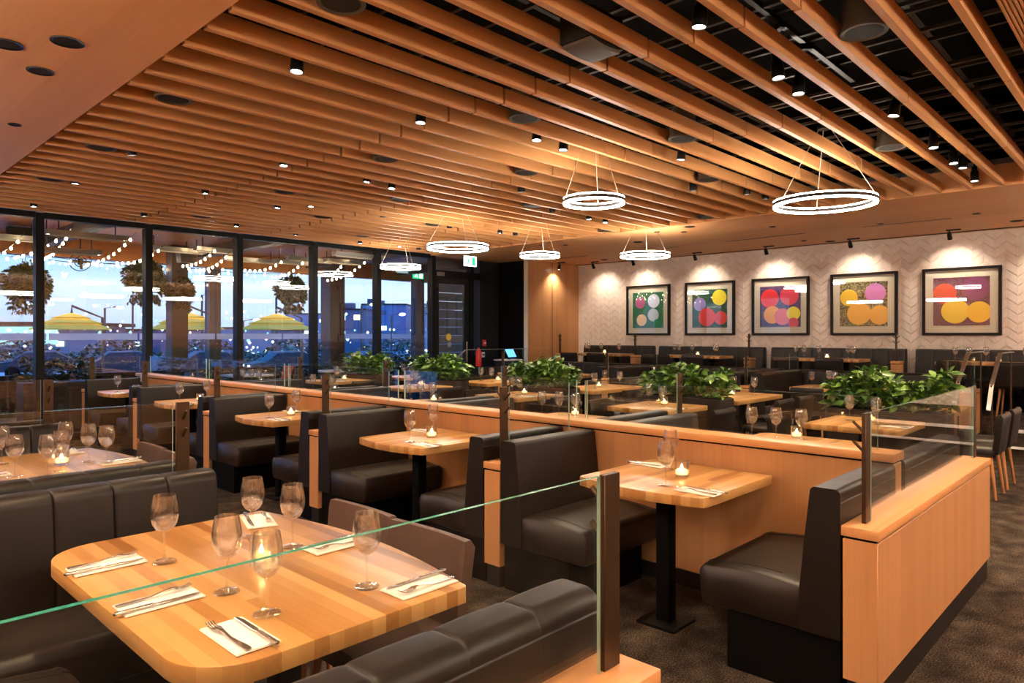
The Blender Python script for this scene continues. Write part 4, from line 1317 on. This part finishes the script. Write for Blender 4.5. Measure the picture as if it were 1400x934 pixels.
blds = [(20, 150, 446, 2, 'low flat building with a bright teal canopy fascia at the far end of the street'), (175, 90, 452, 1, 'long low shop building behind the first two parasols'), (225, 60, 449, 0, 'shop building with red and white signs behind the second mullion'),
        (300, 46, 450, 2, 'grey block behind the brown patio column'), (350, 60, 452, 1, 'low slate block behind the third parasol'), (420, 60, 430, 0, 'blue block beside the fourth mullion'),
        (478, 40, 424, 1, 'slate block with roof plant right of the fourth mullion'), (525, 60, 417, 0, 'taller blue block facing the entrance end of the patio'), (575, 40, 421, 1, 'slate block beside the patio gate'), (612, 60, 430, 2, 'grey block behind the entrance')]
for i, (px, wpx, ytop, mi, lab) in enumerate(blds):
    d = 62. + 11 * (i % 3) + (i * 3 if i > 4 else 0)
    t_ = (px - CX) / F; u, v = d * (CC + SS * t_), d * (SS - CC * t_)
    h = 1.5 + .7 + (458 - ytop) / F * d; w_ = wpx / F * d
    t = thing('building', lab, 'building', (u, v, -.7), math.atan2(SS, CC) - PI / 2, 'buildings across the street')
    MB().box(-w_ / 2, w_ / 2, 0, 9, 0, h).build('wall', bmat[mi], t)
    if i == 0:
        MB().box(-w_ / 2 - 1, w_ / 2 + 1, -2.5, 9, h, h + .35).build('canopy_roof', 'mull', t)
        MB().box(-w_ / 2, w_ / 2 - 1, -.2, -.05, h * .45, h - .05).build('fascia', emit('teal_fascia', (.35, .75, .82), .75), t)
    else: MB().box(-w_ / 2 - .1, w_ / 2 + .1, -.1, 9.1, h, h + .18).build('roof', 'mull', t)
    if i > 5:
        for k in range(3): MB().box(-.5, .5, 2, 3, 0, R.uniform(.5, 1.1)).build('roof_plant', bmat[1], t, loc=(R.uniform(-.4, .4) * w_, 0, h + .18))
    nx = max(2, int(w_ / 1.6)); nz = max(1, int(h / 1.6))
    for a in range(nx):
        for b in range(nz):
            if R.random() < .55:
                x = -w_ / 2 + (a + .5) * w_ / nx; z = (b + .5) * h / nz
                MB().box(x - .35, x + .35, -.06, -.02, z - .3, z + R.uniform(.1, .35)).build('window', R.choice([wl1, wl2, wl2, bmat[0], bmat[1]]), t)
    if i == 2:
        for (sx, sz, a, b, m_) in ((-.25, .45, .9, .14, wl3), (.1, .3, .5, .5, wl3), (-.25, .1, .8, .28, wl4), (.1, .05, .5, .25, wl1)):
            MB().box(sx * w_ - a, sx * w_ + a, -.16, -.10, h * sz, h * sz + b * 2).build('sign_board', m_, t)
# street lights
for i in range(9):
    px = 130 + i * 52 + R.uniform(-14, 14); d = R.uniform(39, 43)
    t_ = (px - CX) / F; u, v = d * (CC + SS * t_), d * (SS - CC * t_); hh = R.uniform(3., 5.)
    t = thing('street_lamp', f"street lamp with a bright white head across the street, {ORD[i]} towards the entrance", 'street lamp', (u, v, -.7), 0, 'street lamps')
    MB().tube([(0, 0, 0), (0, 0, hh), (.8, 0, hh + .15)], .06, 6).build('pole', 'column', t)
    MB().lathe([(.0, -.12), (.2, -.06), (.22, .05), (.0, .1)], 8).build('lamp_head', wl4 if i % 3 else wl1, t, loc=(.8, 0, hh + .08))
# parked cars as low rounded bodies along the street
CAR = None
for i in range(5):
    px = 60 + i * 112; d = 36.; t_ = (px - CX) / F; u, v = d * (CC + SS * t_), d * (SS - CC * t_)
    lab = f"parked car beyond the patio screen, {ORD[i]} towards the entrance"
    if CAR is None:
        CAR = thing('parked_car', lab, 'car', (u, v, -.7), -.22, 'parked cars')
        prof = [(-2.1, .35), (-2.15, .75), (-1.3, .9), (-.8, 1.35), (.5, 1.38), (1.2, .95), (2.05, .8), (2.1, .35)]
        MB().loft([[(x, y, z if abs(y) < .8 or z < 1 else z - .05) for x, z in prof] for y in (-.85, -.7, .7, .85)]).build('body', plain('car_paint', (.015, .02, .03), .6, .1), CAR)
        for sx in (-1.3, 1.3):
            for sy in (-.8, .8): MB().lathe([(.0, -.1), (.32, -.1), (.32, .1), (.0, .1)], 14).build('wheel', 'plinth', CAR, loc=(sx, sy, .32), rot=(PI / 2, 0, 0))
        for sy in (-.6, .6): MB().box(-2.2, -2.12, sy - .14, sy + .14, .62, .72).build('headlamp', wl4, CAR)
    else: dup(CAR, lab, (u, v, -.7), R.choice([-.22, -.22 + PI]))
rnd = random.Random(5)


def ft(r):
    px = r.uniform(-20, 590); d = r.uniform(44.5, 50); t_ = (px - CX) / F
    return (d * (CC + SS * t_), d * (SS - CC * t_), -.7 + r.uniform(0, 1.5 + .7 * math.sin(px * .05))), (r.uniform(-1, 1), r.uniform(-1, 1), r.uniform(-.2, 1))


o = leaves(6500, ft, .18, .42, .2, rnd, .32).build('treeline', 'leafc', fix=False); o['kind'] = 'stuff'; o['label'] = 'dark treeline along the far side of the street'; o['category'] = 'trees'

lt = MB(); rnd = random.Random(11)
for _ in range(230):
    px = rnd.uniform(-10, 590); d = rnd.uniform(50.5, 56); t_ = (px - CX) / F; z = rnd.uniform(-.6, 2.0) if rnd.random() < .8 else rnd.uniform(2., 3.2); rr = rnd.uniform(.05, .16)
    lt.lathe([(.001, -rr), (rr, 0), (.001, rr)], 6, (d * (CC + SS * t_), d * (SS - CC * t_), z), rnd.choice([0, 0, 1, 2]))
o = lt.build('city_lights', [wl4, wl1, emit('lit_window_teal', (.25, .8, .95), 1.3)]); o['kind'] = 'stuff'; o['label'] = 'scattered small lights of the town beyond the street'; o['category'] = 'lights'

# ------------------------------------------------------------------ sky, sun glow and camera
W = bpy.data.worlds.new('dusk'); SC.world = W; W.use_nodes = True
nt = W.node_tree; nt.nodes.clear()
out = nt.nodes.new('ShaderNodeOutputWorld'); bg = nt.nodes.new('ShaderNodeBackground'); tc = nt.nodes.new('ShaderNodeTexCoord')
sp = nt.nodes.new('ShaderNodeSeparateXYZ'); nt.links.new(tc.outputs['Generated'], sp.inputs[0])
no = nt.nodes.new('ShaderNodeTexNoise'); mp = nt.nodes.new('ShaderNodeMapping'); mp.inputs['Scale'].default_value = (3., 3., 55.)
nt.links.new(tc.outputs['Generated'], mp.inputs[0]); nt.links.new(mp.outputs[0], no.inputs['Vector']); no.inputs['Scale'].default_value = 1.2; no.inputs['Detail'].default_value = 4.


def wm(op, a, b):
    m = nt.nodes.new('ShaderNodeMath'); m.operation = op
    for i, v in enumerate((a, b)):
        if isinstance(v, bpy.types.NodeSocket): nt.links.new(v, m.inputs[i])
        else: m.inputs[i].default_value = v
    return m.outputs[0]


el = wm('ADD', sp.outputs[2], wm('MULTIPLY', wm('SUBTRACT', no.outputs['Fac'], .5), .045))
rp = nt.nodes.new('ShaderNodeValToRGB'); nt.links.new(el, rp.inputs[0])
e = rp.color_ramp.elements
e[0].position = 0.; e[0].color = (.30, .50, .92, 1); e[1].position = 1.; e[1].color = (.10, .66, 2.2, 1)
for p, c in ((.03, (.46, .64, 1.0)), (.065, (.66, .82, 1.1)), (.095, (.30, .60, 1.05)), (.125, (.07, .34, .95)), (.3, (.11, .72, 2.5))):
    x_ = e.new(p); x_.color = (*c, 1)
hx = nt.nodes.new('ShaderNodeMix'); hx.data_type = 'RGBA'
az = wm('MULTIPLY', wm('ADD', sp.outputs[0], -.15), .9)
az = wm('MINIMUM', wm('MAXIMUM', az, 0.), .75)
nt.links.new(az, hx.inputs['Factor']); nt.links.new(rp.outputs[0], hx.inputs['A']); hx.inputs['B'].default_value = (.66, .78, 1.05, 1)
nt.links.new(hx.outputs['Result'], bg.inputs[0]); bg.inputs[1].default_value = .70
nt.links.new(bg.outputs[0], out.inputs[0])

cam = bpy.data.cameras.new('camera'); co = bpy.data.objects.new('camera', cam); COL.objects.link(co)
co.location = (0, 0, EYE); co.rotation_euler = (PI / 2, 0, -math.atan2(CC, SS))
cam.sensor_width = 36.; cam.lens = F / 1400 * 36; cam.shift_y = -9 / 1400; cam.clip_start = .05; cam.clip_end = 1000
SC.camera = co
SC.view_settings.view_transform = 'Standard'; SC.view_settings.look = 'None'; SC.view_settings.exposure = 1.22; SC.view_settings.gamma = 1.
try: SC.view_settings.use_curve_mapping = False
except Exception: pass
cy = SC.cycles
cy.use_denoising = True; cy.max_bounces = 12; cy.diffuse_bounces = 4; cy.glossy_bounces = 4; cy.transmission_bounces = 10; cy.transparent_max_bounces = 32
cy.caustics_reflective = False; cy.caustics_refractive = False; cy.sample_clamp_indirect = 8.
try: cy.use_light_tree = True
except Exception: pass
